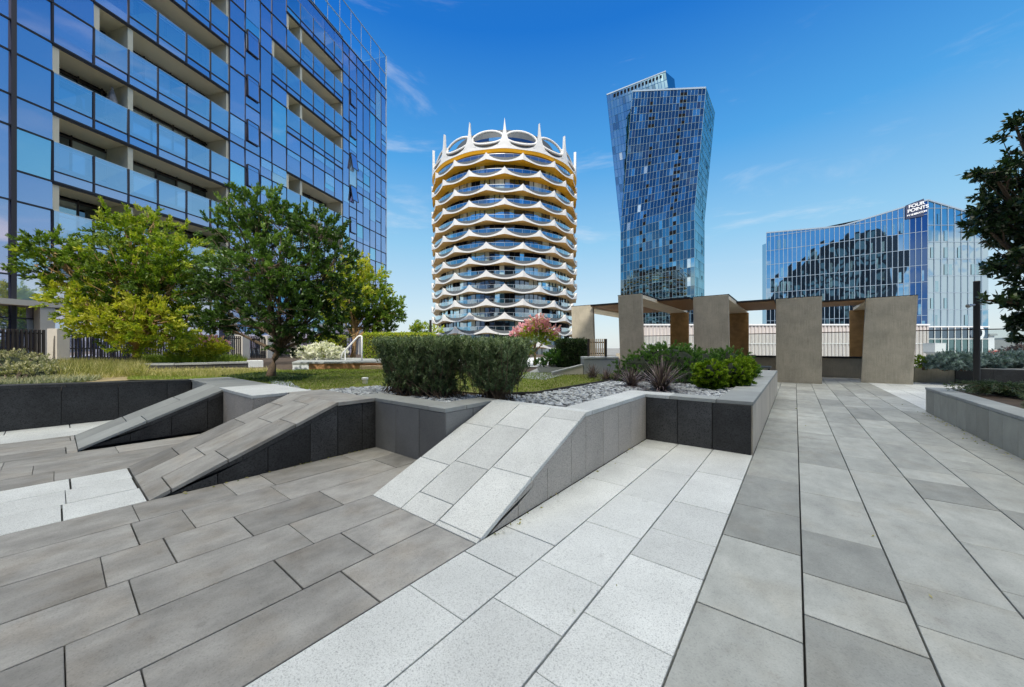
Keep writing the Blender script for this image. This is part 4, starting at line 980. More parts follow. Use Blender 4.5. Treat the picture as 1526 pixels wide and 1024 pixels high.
# the yellow-green spreading tree on the left
M['leaf_yel']=leafmat('yellow_green_leaves',[(.025,.055,.008),(.09,.16,.02),(.24,.33,.03),(.52,.50,.06)],.38,.45)
t=thing('tree','wide yellow-green tree with several low branches before the slatted fence, left of the dark tree','tree',GR(203,546,.58))
d=11.6; 
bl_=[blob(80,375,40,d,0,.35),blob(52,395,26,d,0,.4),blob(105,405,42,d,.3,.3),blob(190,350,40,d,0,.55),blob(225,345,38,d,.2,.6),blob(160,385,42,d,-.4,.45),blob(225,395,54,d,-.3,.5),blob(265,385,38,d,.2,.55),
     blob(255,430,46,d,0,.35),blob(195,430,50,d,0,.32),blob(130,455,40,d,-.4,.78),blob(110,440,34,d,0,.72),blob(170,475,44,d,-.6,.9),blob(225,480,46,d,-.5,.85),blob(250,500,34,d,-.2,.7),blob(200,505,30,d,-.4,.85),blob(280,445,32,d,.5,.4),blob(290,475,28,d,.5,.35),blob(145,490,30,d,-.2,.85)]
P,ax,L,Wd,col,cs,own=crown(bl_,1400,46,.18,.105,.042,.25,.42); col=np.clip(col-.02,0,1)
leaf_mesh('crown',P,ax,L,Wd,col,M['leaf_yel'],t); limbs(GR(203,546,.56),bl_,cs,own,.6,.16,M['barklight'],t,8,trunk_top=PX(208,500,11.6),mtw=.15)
# third tree
t=thing('tree','smaller bushy green tree at the far corner of the glass apartment block','tree',PX(525,524,17))
d=17
bl_=[blob(530,405,26,d,0,.8),blob(510,420,28,d,0,.7),blob(550,425,32,d,.4,.65),blob(520,445,30,d,-.5,.8),blob(560,455,34,d,.4,.3),blob(585,465,20,d,.4,.35),blob(545,475,30,d,.3,.2),blob(505,465,26,d,0,.6),blob(570,485,22,d,.6,.2),blob(495,440,22,d,1,.5)]
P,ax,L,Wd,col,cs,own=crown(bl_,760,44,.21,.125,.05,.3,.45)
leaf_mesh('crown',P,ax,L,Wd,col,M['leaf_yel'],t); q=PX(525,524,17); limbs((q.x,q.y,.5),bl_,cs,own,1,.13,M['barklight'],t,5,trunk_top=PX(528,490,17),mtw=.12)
# dark large-leaved tree reaching in from the right
M['leaf_mag']=leafmat('dark_glossy_leaves',[(.008,.018,.010),(.02,.042,.018),(.04,.075,.025),(.08,.12,.03)],.12,.3)
d=6.0; q=PX(1640,HY,6.3)
t=thing('tree','dark large-leaved tree reaching in from the right edge above the juniper planter','tree',(q.x,q.y,.45))
bl_=[blob(1515,192,20,d,.1,.4,.7),blob(1545,225,30,d,.2,.4),blob(1500,262,30,d,0,.4,.8),blob(1480,258,20,d,-.2,.5,.6),blob(1530,285,50,d,.1,.4),blob(1488,312,32,d,0,.45,.7),blob(1520,340,34,d,0,.35,.7),blob(1475,345,18,d,0,.5,.5),
     blob(1540,380,36,d,.2,.3),blob(1512,392,28,d,-.1,.45,.6),blob(1545,430,32,d,.1,.35),blob(1500,450,24,d,-.1,.5,.5),blob(1530,475,30,d,0,.4,.6),blob(1475,448,14,d,-.2,.5,.35),blob(1550,505,20,d,.1,.4,.5),
     blob(1640,240,70,d,.5,.4),blob(1650,340,85,d,.5,.4),blob(1610,440,50,d,.3,.4)]
P,ax,L,Wd,col,cs,own=crown(bl_,640,34,.13,.10,.05,.1,.4); ax=ax*.6+unit(len(ax))*.7; ax/=np.linalg.norm(ax,axis=1,keepdims=True)
leaf_mesh('crown',P,ax,L,Wd,col,M['leaf_mag'],t); limbs((q.x,q.y,.42),bl_,cs,own,1.2,.13,M['bark'],t,4,trunk_top=PX(1640,430,6.3),mtw=.3)

# clipped rosemary-like hedges: upright stems with needle leaves
M['leaf_rose']=leafmat('grey_green_needles',[(.018,.038,.018),(.055,.10,.045),(.14,.20,.09),(.31,.38,.20)],.15,.5)
def hedge(label, x0,x1,y0,y1, zb,zt, nstem, ncl, flare, seed, dens=1.0, mat='leaf_rose', L=.028, Wd=.007, cat='hedge', group=None, name='hedge', tone=.4,bottom=.25):
    cx_,cy_=(x0+x1)/2,(y0+y1)/2
    t=thing(name,label,cat,(cx_,cy_,zb),group); r=random.Random(seed); st=MB(); tips=[]; Ps=[];Ax=[];Tn=[]
    for i in range(nstem):
        bx=cx_+(r.uniform(x0,x1)-cx_)*flare; by=cy_+(r.uniform(y0,y1)-cy_)*flare
        tx=r.uniform(x0,x1); ty=r.uniform(y0,y1); tz=zt-abs(r.gauss(0,.05)); bz=zb
        a=Vector((bx,by,bz)); b=Vector((tx,ty,tz)); md=a.lerp(b,.45)+Vector(((tx-bx)*.25,(ty-by)*.25,0))
        st.tube([a,md,b],[.006,.004,.0015],4)
        n=int(ncl*r.uniform(.7,1.2))
        for k in range(n):
            q=bottom+(1-bottom)*r.random()**.8; p=a*(1-q)**2+md*2*q*(1-q)+b*q*q
            off=Vector((r.gauss(0,1),r.gauss(0,1),r.gauss(0,.5)))*.03; base=p+off
            base.x=min(max(base.x,x0-.02),x1+.02); base.y=min(max(base.y,y0-.02),y1+.02); base.z=min(base.z,zt+r.choice((r.uniform(-.03,.02),r.uniform(-.02,.06) if r.random()<.25 else 0)))
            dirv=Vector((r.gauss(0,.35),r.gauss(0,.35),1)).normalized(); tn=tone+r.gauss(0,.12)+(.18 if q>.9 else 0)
            for j in range(9):
                h=j/9*.07; ang=r.uniform(0,6.28)
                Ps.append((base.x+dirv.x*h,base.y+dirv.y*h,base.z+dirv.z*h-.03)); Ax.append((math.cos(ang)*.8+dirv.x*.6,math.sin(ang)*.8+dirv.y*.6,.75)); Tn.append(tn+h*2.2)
    P=np.array(Ps);A=np.array(Ax);A/=np.linalg.norm(A,axis=1,keepdims=True);n=len(P)
    leaf_mesh('foliage',P,A,L*(.7+.6*nr.random(n)),Wd*(.8+.4*nr.random(n)),np.clip(np.array(Tn),0,1),M[mat],t)
    st.build('stems',M['bark'],t,fix=False); return t
hedge('dense clipped dark grey-green hedge behind the stone bay, nearest the viewer',-5.12,-3.38,2.98,3.62,.56,1.39,350,28,.84,1,L=.042,Wd=.014,tone=.52,bottom=.12)
hedge('thinner clipped grey-green shrub showing its bare stems, right of the dense dark hedge',-3.48,-2.58,3.2,3.85,.56,1.37,150,26,.5,2,L=.040,Wd=.013,tone=.55,bottom=.22)
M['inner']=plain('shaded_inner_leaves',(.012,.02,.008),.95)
M['leaf_box']=leafmat('box_leaves',[(.012,.028,.010),(.03,.06,.02),(.06,.10,.03),(.12,.17,.05)],.15,.5)
def bush(name,label,cat,blobs,nclu,nleaf,clr,L,Wd,mat,group=None,up=.4,shell=.7,stem=True,loc=None):
    c=blobs[0][0]; t=thing(name,label,cat,loc or (c[0],c[1],.56),group)
    P,ax,LL,WW,col,cs,own=crown(blobs,nclu,nleaf,clr,L,Wd,up,shell); k=P[:,2]>.50; P,ax,LL,WW,col=P[k],ax[k],LL[k],WW[k],col[k]
    leaf_mesh('foliage',P,ax,LL,WW,col,M[mat],t)
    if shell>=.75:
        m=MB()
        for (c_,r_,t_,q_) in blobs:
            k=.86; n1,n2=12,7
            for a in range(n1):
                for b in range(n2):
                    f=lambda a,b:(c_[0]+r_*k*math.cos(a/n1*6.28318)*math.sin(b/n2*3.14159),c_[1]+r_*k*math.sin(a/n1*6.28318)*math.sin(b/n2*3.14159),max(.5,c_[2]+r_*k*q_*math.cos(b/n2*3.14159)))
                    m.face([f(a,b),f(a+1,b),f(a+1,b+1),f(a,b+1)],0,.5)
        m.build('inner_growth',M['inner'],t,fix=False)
    if stem:
        m=MB(); r=random.Random(nclu); root=Vector(t.location)-Vector((0,0,.04))
        for q in [cs[i] for i in range(0,len(cs),max(1,len(cs)//30))]: 
            q=Vector(q); m.tube([root+Vector((r.uniform(-.06,.06),r.uniform(-.06,.06),0)),root.lerp(q,.5)+Vector((0,0,.05)),q],[.012,.008,.003],4)
        m.build('stems',M['bark'],t,fix=False)
    return t
# green mound shrub
M['leaf_green']=leafmat('mid_green_leaves',[(.02,.055,.014),(.055,.13,.03),(.11,.23,.045),(.20,.34,.08)],.2,.5)
d=7.4
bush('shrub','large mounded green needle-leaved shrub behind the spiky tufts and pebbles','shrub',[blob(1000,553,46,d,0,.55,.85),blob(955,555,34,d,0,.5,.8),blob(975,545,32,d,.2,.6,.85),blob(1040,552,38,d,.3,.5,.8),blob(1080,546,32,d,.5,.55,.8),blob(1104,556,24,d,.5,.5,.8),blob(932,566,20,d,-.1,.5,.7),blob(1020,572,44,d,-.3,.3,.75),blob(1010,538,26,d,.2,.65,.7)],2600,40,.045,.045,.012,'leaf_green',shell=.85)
M['leaf_lime']=leafmat('lime_leaves',[(.03,.07,.006),(.10,.18,.012),(.22,.34,.02),(.40,.50,.05)],.25,.45)
for (px,py,r_,dd,lab) in ((1057,560,20,5.9,'left one of three yellow-green ball shrubs by the planter coping'),(1092,558,21,6.1,'middle one of three yellow-green ball shrubs, nearest the coping'),(1105,548,15,7.4,'rearmost and smallest of three yellow-green ball shrubs')):
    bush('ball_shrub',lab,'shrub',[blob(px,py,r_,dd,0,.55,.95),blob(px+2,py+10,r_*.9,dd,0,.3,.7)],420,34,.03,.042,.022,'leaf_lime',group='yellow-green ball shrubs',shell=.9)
# spiky flax tufts
M['leaf_flax']=leafmat('purple_flax',[(.05,.035,.04),(.11,.08,.085),(.24,.18,.18),(.48,.40,.38)],.1,.4)
def tuft(px,py,d,size,n,lab,group,mat='leaf_flax',w=.020):
    q=PX(px,py,d); q.z=.56; t=thing('grass_tuft',lab,'spiky plant',q,group); m=MB(); r=random.Random(int(px))
    for i in range(n):
        a=r.uniform(0,2*math.pi); e=r.uniform(.25,1.45); Ln=size*r.uniform(.6,1.1); wv=r.random(); p0=q+Vector((r.uniform(-.04,.04),r.uniform(-.04,.04),0)); hd=Vector((math.cos(a),math.sin(a),0)); sd=Vector((-math.sin(a),math.cos(a),0))
        pts=[]
        for k in range(6):
            tt_=k/5; pts.append(p0+hd*(Ln*tt_*math.cos(e)+.10*Ln*tt_*tt_)+Vector((0,0,Ln*tt_*math.sin(e)-.45*Ln*tt_**2.2*math.cos(e))))
        for k in range(5):
            w0=w*(1-k/5)**.6; w1=w*(1-(k+1)/5)**.6 if k<4 else .001
            m.face([pts[k]-sd*w0/2,pts[k]+sd*w0/2,pts[k+1]+sd*w1/2,pts[k+1]-sd*w1/2],0,min(1,wv*.7+k*.06))
    m.build('blades',M[mat],t,fix=False); return t
tuft(985,577,5.6,.62,300,'largest spiky purple-brown flax tuft before the green mound','spiky purple-brown flax tufts')
tuft(942,574,6.2,.46,200,'spiky purple-brown flax tuft just left of the largest one','spiky purple-brown flax tufts')
tuft(903,564,7.4,.36,140,'small spiky flax tuft beside the light low wall','spiky purple-brown flax tufts')
tuft(884,561,8.0,.42,150,'leftmost spiky flax tuft at the lawn edge','spiky purple-brown flax tufts')
tuft(922,566,7.2,.34,120,'spiky flax tuft between the mound and the light low wall','spiky purple-brown flax tufts')

# ------------------------------------------------------------------ lawn, pebbles, dry grass
def poly_fill(poly,n,seed):
    r=np.random.default_rng(seed); poly=np.array([(p[0],p[1]) for p in poly]); mn=poly.min(0);mx=poly.max(0); out=[]
    while len(out)<n:
        q=mn+(mx-mn)*r.random((n,2)); ins=np.zeros(n,bool); j=len(poly)-1
        for i in range(len(poly)):
            xi,yi=poly[i];xj,yj_=poly[j]
            cnd=((yi>q[:,1])!=(yj_>q[:,1]))&(q[:,0]<(xj-xi)*(q[:,1]-yi)/(yj_-yi+1e-12)+xi); ins^=cnd; j=i
        out.extend(q[ins])
    return np.array(out[:n])
zl=.575
lawn=[GR(x,y,zl) for x,y in ((455,583),(560,575),(640,580),(745,588),(800,586),(850,577),(900,569),(925,562),(880,557),(790,556),(700,553),(560,549),(425,552),(300,552),(190,562),(190,566),(330,566),(420,574))]
m=MB(); m.face([(p.x,p.y,zl) for p in lawn]); ob=m.build('lawn',M['lawn_base'],fix=False); struct(ob)
def grass(poly,n,h,seed,mat,name,label,tone=.5,w=.006,zb=zl,spread=.45):
    q=poly_fill(poly,n,seed); P=np.column_stack([q,np.full(n,zb)]); A=nr.normal(size=(n,3))*spread; A[:,2]=1; A/=np.linalg.norm(A,axis=1,keepdims=True)
    pt=np.sin(q[:,0]*2.1+1)*np.cos(q[:,1]*1.7)*.16+np.sin(q[:,0]*5.3+q[:,1]*4.1)*.1
    o=leaf_mesh(name,P,A,h*(.5+nr.random(n)),w*(.7+.6*nr.random(n)),np.clip(tone+pt+.15*nr.normal(size=n),0,1),M[mat])
    tag(o,label,'grass',None,'stuff'); return o
grass(lawn,60000,.035,2,'grass','grass','short patchy green and dry grass of the garden lawn',.55,.007)
peb=[(-1.88,5.31),(-.78,5.32),(-.78,7.4),(-1.6,8.2),(-3.3,7.4)]+[(p.x,p.y) for p in (GR(900,569.5,zl),GR(850,578,zl),GR(800,587,zl),GR(745,589,zl))]+[(-4.4,2.82),(-3.18,2.82),(-3.12,3.36),(-1.93,3.36)]
peb2=[(-4.5,2.8),(-4.5,2.5),(-5.6,2.5),(-7.1,2.38)]+[(p.x,p.y) for p in (GR(400,566,zl),GR(430,570,zl),GR(455,584,zl),GR(560,576,zl),GR(640,581,zl))]
def pebbles(polys,ns,seed):
    import bmesh
    bm=bmesh.new(); bmesh.ops.create_icosphere(bm,subdivisions=1,radius=1); v0=np.array([v.co[:] for v in bm.verts]); f0=np.array([[v.index for v in f.verts] for f in bm.faces]); bm.free()
    V=[];F=[];Cc=[]; r=np.random.default_rng(seed); k=0
    for poly,n in zip(polys,ns):
        q=poly_fill(poly,n,seed+1)
        for p in q:
            s=np.array((r.uniform(.025,.055),r.uniform(.02,.04),r.uniform(.009,.018))); a=r.uniform(0,6.28); tl=r.normal(0,.25); 
            v=v0*(1+.10*r.normal(size=(len(v0),1)))*s; v=v@np.array(Matrix.Rotation(tl,3,'X')).T@np.array(Matrix.Rotation(a,3,'Z')).T
            V.append(v+np.array((p[0],p[1],.562+r.uniform(0,.022)))); F.append(f0+k*len(v0)); Cc.append(np.full(len(v0),r.random()**.8)); k+=1
    V=np.concatenate(V);F=np.concatenate(F);Cc=np.concatenate(Cc); me=bpy.data.meshes.new('pebbles'); me.vertices.add(len(V)); me.vertices.foreach_set('co',V.ravel()); me.loops.add(F.size); me.loops.foreach_set('vertex_index',F.ravel().astype(np.int32)); me.polygons.add(len(F)); me.polygons.foreach_set('loop_start',np.arange(0,F.size,3,dtype=np.int32)); me.polygons.foreach_set('loop_total',np.full(len(F),3,dtype=np.int32)); me.update(); me.polygons.foreach_set('use_smooth',[True]*len(F))
    at=me.attributes.new('var','FLOAT','POINT'); at.data.foreach_set('value',Cc.astype(np.float32)); me.materials.append(M['pebble']); o=bpy.data.objects.new('pebbles',me); C.objects.link(o); tag(o,'bed of flat blue-grey river pebbles behind the planter coping','pebbles',None,'stuff')
pebbles([peb,peb2],[4300,1500],12)
m=MB(); pts=[GR(x,y,zl) for x,y in ((740,590),(800,587.5),(850,578.5),(900,570),(925,563))]
for a_,b_ in zip(pts[:-1],pts[1:]): m.bar(a_+Vector((0,0,.01)),b_+Vector((0,0,.01)),.012,.06)
tag(m.build('lawn_edging',M['darkmetal'],fix=False),'thin dark metal edging between lawn and pebbles','edging')

# ------------------------------------------------------------------ fence and pillars before the apartment block
def sf_(px,o):       # facade coordinate of sight line px on the line o metres out
    t=(px-CX)/FO; bx,bz=P0[0]+nx*o,P0[1]+nz_*o; return (t*bz-bx)/(fdx-t*fdz)
OF=3.1; GZ=.56
def slat_fence(pa,pb,lab,solid=False,zt=1.95,pitch=.11):
    s0,s1=sf_(pa,OF),sf_(pb,OF); t=thing('slatted_fence',lab,'fence',FA(s0,GZ,OF),'dark fence sections before the apartment block')
    m=MB(); s=s0+.04
    while s<s1-.03: m.bar(FA(s,GZ,OF),FA(s,zt,OF),.035 if not solid else .095,.05,up=Vector((fdx*RX+fdz*FX,fdx*RY+fdz*FY,0))); s+=pitch
    m.build('slats',M['darkmetal'],t,fix=False)
    m=MB(); m.bar(FA(s0,GZ+.15,OF-.05),FA(s1,GZ+.15,OF-.05),.04,.05); m.build('rail',M['darkmetal'],t); m=MB(); m.bar(FA(s0,zt-.15,OF-.05),FA(s1,zt-.15,OF-.05),.04,.05); m.build('rail',M['darkmetal'],t)
M['render']=plain('pale_render',(.55,.52,.46),.85,.05,2)
def pillar(pa,pb,lab,zt=2.02,dp=.5):
    s0,s1=sf_(pa,OF+.1),sf_(pb,OF+.1); m=MB(); m.prism([FA(s0,0,OF+.12),FA(s1,0,OF+.12),FA(s1,0,OF-dp),FA(s0,0,OF-dp)],GZ-.1,zt)
    tag(m.build('pillar',M['render'],bevel=.01),lab,'pillar','pale rendered pillars in the fence')
slat_fence(-60,68,'solid-looking dark fence section at the far left edge, left of the wide pale pillar',True)
pillar(84,104,'widest pale rendered pillar, at the left end of the open slats')
slat_fence(106,250,'open dark slatted fence behind the trunk of the yellow-green tree')
slat_fence(252,359,'dark slatted fence behind the pink flowering bush')
pillar(361,372,'slim pale pillar between the pink flowering bush and the dark tree trunk')
slat_fence(374,396,'short dark slatted fence left of the dark tree trunk')
pillar(398,406,'pale pillar directly behind the dark tree trunk')
slat_fence(408,440,'short dark slatted fence right of the dark tree trunk')
pillar(442,449,'farthest pale pillar in the fence, behind the white flowering bush')
slat_fence(451,500,'farthest dark slatted fence before the yellow-green hedge')
# pale ground-floor columns of the block
for s in (.9,5.0,9.2,13.5,17.7,22): 
    m=MB(); m.prism([FA(s,0,.5),FA(s+.45,0,.5),FA(s+.45,0,.05),FA(s,0,.05)],.3,3.05); m.build('column',M['render'],ab)
m=MB(); m.prism([FA(-9,0,.55),FA(27.3,0,.55),FA(27.3,0,.05),FA(-9,0,.05)],3.06,3.3); m.build('fascia',M['render'],ab)
# folded parasol on a balcony
q=FA(3.75,LEV[4]-1.1,-.45); t=thing('folded_parasol','folded grey fabric parasol leaning on an upper left balcony','parasol',q)
m=MB(); a=[]; 
for k in range(9):
    z=k/8; a.append((q+Vector((.05*math.sin(z*5),.03,0))+Vector((0,0,.35+z*1.75))))
m.tube(a,[.30,.33,.30,.27,.22,.18,.13,.08,.03],9); m.build('canopy',plain('grey_fabric',(.22,.22,.23),.85,.4,6),t); m=MB(); m.tube([q,q+Vector((0,0,.4))],.03,8); m.build('pole',M['steel'],t)

# kerb wall and deck
def gr(px,py,z): return GR(px,py,z)
t=thing('kerb_wall','low pale-topped kerb wall running behind the lawn, left of the dark tree','kerb',GR(208,551,.57))
ps=[GR(208,551.5,.56),GR(260,551,.56),GR(310,549.5,.56),GR(352,548,.56),GR(369,547.5,.56)]
m=MB(); m2=MB()
for a_,b_ in zip(ps[:-1],ps[1:]):
    u=(b_-a_).normalized(); n_=Vector((-u.y,u.x,0)); 
    if n_.dot(a_)<0: n_=-n_
    m.prism([a_,b_,b_+n_*.35,a_+n_*.35],.5,.70); m2.prism([a_-n_*.03,b_-n_*.03,b_+n_*.4,a_+n_*.4],.702,.76)
m.build('wall_face',M['dark'],t); m2.build('coping',M['cap'],t)
a_=ps[-1]; m=MB(); m.prism([a_+u*.02-n_*.05,a_+u*.45-n_*.05,a_+u*.45+n_*.5,a_+u*.02+n_*.5],.5,.79); m.build('end_block',M['granite'],t,bevel=.008)
t=thing('deck','low pale deck with brown timber front, between the dark tree and clipped hedge','deck',GR(430,552,.57))
c=[GR(436,552,.56),GR(640,550,.56)]; u=(c[1]-c[0]).normalized(); n_=Vector((-u.y,u.x,0)); 
if n_.dot(c[0])<0: n_=-n_
m=MB(); m.prism([c[0],c[0]+u*.45,c[0]+u*.45+n_*.5,c[0]+n_*.5],.5,.76); m.build('end_block',M['granite'],t)
m=MB(); m.prism([c[0]+u*.46,c[1],c[1]+n_*.1,c[0]+u*.46+n_*.1],.5,.76); m.build('timber_front',M['timber'],t)
m=MB(); m.prism([c[0]-n_*.04,c[1]-n_*.04,c[1]+n_*4.5,c[0]-u*1.3+n_*4.5],.765,.81); m.build('deck_top',M['cap'],t)
for k in (1,2):
    m=MB(); p0=c[0]+u*(1.2+.8*k)-n_*.35*k; m.prism([p0,c[1]-n_*.35*k,c[1]-n_*(.35*k-.33),p0+n_*.33],.5,.765-.075*k); m.build('step',M['timberlight'],t)
d=12.3; t=thing('handrail','bent pale metal handrail standing on the deck left of the clipped hedge','handrail',PX(539,538,d))
m=MB(); m.tube([PX(508,533,d),PX(511,526,d),PX(533,502,d),PX(535.5,500.8,d),PX(538,500.8,d),PX(539.3,502,d),PX(539.3,539,d)],.028,8); m.build('rail',M['white'],t,smooth=True)
m=MB(); m.tube([PX(514.5,523,d),PX(514.5,537,d)],.02,8); m.build('post',M['white'],t)
# sunlit paths beyond the lawn
m=MB(); m.face([GR(x,y,.59) for x,y in ((690,544),(832,548),(880,540),(900,533),(640,533),(600,538))]); struct(m.build('garden_path',M['granite'],fix=False))
m=MB(); m.face([GR(x,y,.583) for x,y in ((770,563),(812,566),(868,552),(850,546),(800,549))]); struct(m.build('garden_path',M['cap'],fix=False))

# ------------------------------------------------------------------ remaining planting
def box_hedge(label,px0,px1,d,dep,zb,zt,n,mat,L,Wd,tone,cat='hedge',group=None):
    a=PX(px0,HY,d); b=PX(px1,HY,d); u=(b-a); ln=u.length; u.normalize(); nn=Vector((-u.y,u.x,0)); 
    if nn.dot(a)<0: nn=-nn
    t=thing('hedge',label,cat,(a.x,a.y,zb),group)
    q=nr.random((n,3)); f=nr.integers(0,4,n); q[f==0,1]=0; q[f==1,2]=1; q[f==2,0]=(q[f==2,0]>.5)
    q[f==3,1]=nr.random((f==3).sum())*.3
    jit=nr.normal(size=(n,3))*.025; P=np.array(a)[None]+q[:,:1]*ln*np.array(u)+q[:,1:2]*dep*np.array(nn)+jit; P[:,2]=zb+q[:,2]*(zt-zb)+jit[:,2]
    A=unit(n); A-=np.array(nn)*.5; A[:,2]+=.5; A/=np.linalg.norm(A,axis=1,keepdims=True)
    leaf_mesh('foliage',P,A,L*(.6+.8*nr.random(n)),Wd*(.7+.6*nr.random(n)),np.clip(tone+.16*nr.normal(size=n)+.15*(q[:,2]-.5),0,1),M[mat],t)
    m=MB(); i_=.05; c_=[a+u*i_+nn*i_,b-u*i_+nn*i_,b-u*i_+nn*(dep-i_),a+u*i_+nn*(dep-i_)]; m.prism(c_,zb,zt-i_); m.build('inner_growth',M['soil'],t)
    return t
box_hedge('square clipped dark hedge left of the slatted timber gate',834,876,9.6,.9,.6,1.43,9000,'leaf_box',.05,.03,.4)
box_hedge('sunlit yellow-green clipped hedge behind the handrail',470,500,15.5,1.2,.6,1.75,5000,'leaf_yel',.07,.04,.75)
box_hedge('sunlit yellow-green hedge rising behind the nearest dark hedge',541,640,14.5,1.0,.6,1.80,12000,'leaf_yel',.07,.04,.72)
M['leaf_white']=leafmat('white_blossom',[(.10,.14,.07),(.35,.36,.30),(.72,.70,.64),(.85,.83,.78)],.2,.6)
M['leaf_pink']=leafmat('pink_blossom',[(.45,.10,.25),(.62,.20,.38),(.75,.38,.52),(.82,.55,.62)],.3,.6)
M['leaf_silver']=leafmat('silver_leaves',[(.05,.065,.04),(.13,.15,.09),(.26,.28,.18),(.42,.40,.24)],.2,.6)
M['leaf_bluegrey']=leafmat('blue_grey_leaves',[(.035,.06,.06),(.09,.14,.14),(.18,.25,.26),(.34,.43,.45)],.15,.55)
M['leaf_straw']=leafmat('straw_grass',[(.10,.12,.03),(.24,.25,.07),(.38,.34,.14),(.52,.46,.24)],.3,.6)
d=13
bush('flowering_bush','low bush of small white blossom on the deck edge, right of the dark tree trunk','bush',[blob(455,527,16,d,0,.7,.6),blob(480,524,18,d,0,.7,.7),blob(500,527,14,d,0,.6,.6)],260,26,.10,.06,.05,'leaf_white',loc=tuple(GR(478,545,.56)))
t=bush('flowering_bush','yellow-green bush with pink flower tips, before the fence between the two nearer trees','bush',[blob(300,521,26,d,0,.85,.7),blob(275,528,18,d,0,.75,.7),blob(322,518,16,d,0,.9,.6)],300,30,.12,.08,.035,'leaf_yel',loc=tuple(GR(300,543,.56)))
P,ax,LL,WW,col,cs,own=crown([blob(312,508,22,d,0,.6,.5),blob(330,508,10,d,0,.7,.7)],40,16,.07,.05,.04); leaf_mesh('blossom',P,ax,LL,WW,col,M['leaf_pink'],t)
# pink crape myrtle
d=13.5; q=PX(797,HY,d); t=thing('flowering_tree','small tree covered in pink blossom between the hedges, before the round tower','tree',(q.x,q.y,.56))
bl_=[blob(797,498,20,d,0,.7,.8),blob(780,503,14,d,0,.7,.8),blob(815,502,15,d,0,.7,.8),blob(800,488,14,d,0,.6,.8)]
P,ax,L,Wd,col,cs,own=crown(bl_,170,30,.12,.08,.035,.4,.4); leaf_mesh('crown',P,ax,L,Wd,col,M['leaf_yel'],t); limbs((q.x,q.y,.55),bl_,cs,own,.5,.06,M['barklight'],t,6,trunk_top=PX(796,516,d))
P,ax,L,Wd,col,cs,own=crown([blob(800,486,20,d,-.1,.6,.6),blob(777,492,12,d,-.1,.6,.7),blob(820,492,13,d,-.1,.6,.8),blob(806,479,12,d,0,.7,.8),blob(766,499,7,d,0,.6,.6)],190,26,.09,.055,.045,.7,.7); leaf_mesh('blossom',P,ax,L,Wd,col,M['leaf_pink'],t)
bush('bush','low green bush at the foot of the square clipped hedge','bush',[blob(818,536,12,9.7,0,.45,.8),blob(828,533,12,9.7,0,.5,.9),blob(806,540,8,9.7,0,.4,.7)],160,26,.06,.045,.025,'leaf_green',loc=tuple(GR(820,552,.56)))
bush('bush','small sunlit yellow bush under the pink flowering tree','bush',[blob(783,522,10,13,0,.9,.9)],70,26,.08,.07,.035,'leaf_yel',loc=tuple(GR(783,545,.56)))
# silver groundcover mound and tall grasses at the left
d=9.5
bush('groundcover','silvery yellow-green groundcover mound at the far left on the dark wall','groundcover',[blob(20,553,36,d,0,.65,.7),blob(-30,553,40,d,0,.6,.7),blob(60,558,28,d,-.3,.6,.65),blob(-30,566,34,7.6,0,.75,.5),blob(10,562,34,7.6,0,.8,.5),blob(50,562,30,7.8,0,.75,.5),blob(88,560,18,8.4,0,.6,.5)],1500,30,.09,.05,.028,'leaf_silver',loc=tuple(GR(20,575,.57)),shell=.85)
gp=[(p.x,p.y) for p in (GR(80,571,.56),GR(190,562,.56),GR(330,564,.56),GR(420,553,.56),GR(210,553,.56),GR(100,548,.56))]
grass(gp,9000,.14,5,'leaf_straw','dry_grass','tall straw-coloured grass along the top of the dark wall, below the yellow-green tree',.62,.010,.55,.55)
gp=[(p.x,p.y) for p in (GR(60,566,.56),GR(215,562,.56),GR(215,548,.56),GR(90,546,.56))]
grass(gp,7000,.30,6,'leaf_straw','tall_grass','tufts of tall pale grass around the foot of the yellow-green tree',.5,.014,.55,.45)
gp=[(p.x,p.y) for p in (GR(205,550,.56),GR(365,546.5,.56),GR(360,541,.56),GR(215,541,.56))]
grass(gp,9000,.34,9,'grass','green_grass','lush green grass behind the kerb wall',.8,.02,.56,.4)
m=MB(); m.face([(p[0],p[1],.565) for p in [(q.x,q.y) for q in (GR(-200,590,.56),GR(0,577,.56),GR(190,567,.56),GR(310,567,.56),GR(430,552,.56),GR(300,545,.56),GR(-100,541,.56))]]); struct(m.build('dry_ground',plain('dry_ground',(.26,.21,.11),.95,.4,4),fix=False))
# sparse groundcover around the dark tree's trunk
P=poly_fill([(p.x,p.y) for p in (GR(330,562,.57),GR(395,571,.57),GR(450,568,.57),GR(470,560,.57),GR(400,556,.57))],3600,4); Pn=np.column_stack([P,np.full(len(P),.57)]); A=unit(len(P)); A[:,2]=np.abs(A[:,2])+.4; A/=np.linalg.norm(A,axis=1,keepdims=True)
tag(leaf_mesh('groundcover',Pn,A,.05+.03*nr.random(len(P)),.02+.01*nr.random(len(P)),np.clip(.5+.2*nr.normal(size=len(P)),0,1),M['leaf_box']),'sparse low leafy groundcover among pebbles at the dark tree trunk','groundcover',None,'stuff')
gp=[(p.x,p.y) for p in (GR(-60,584,.6),GR(0,577,.6),GR(100,571,.6),GR(150,563,.6),GR(-60,558,.6))]
grass(gp,16000,.11,15,'leaf_silver','silver_groundcover','fine silvery groundcover spilling to the dark wall at the far left',.68,.022,.55,.8)
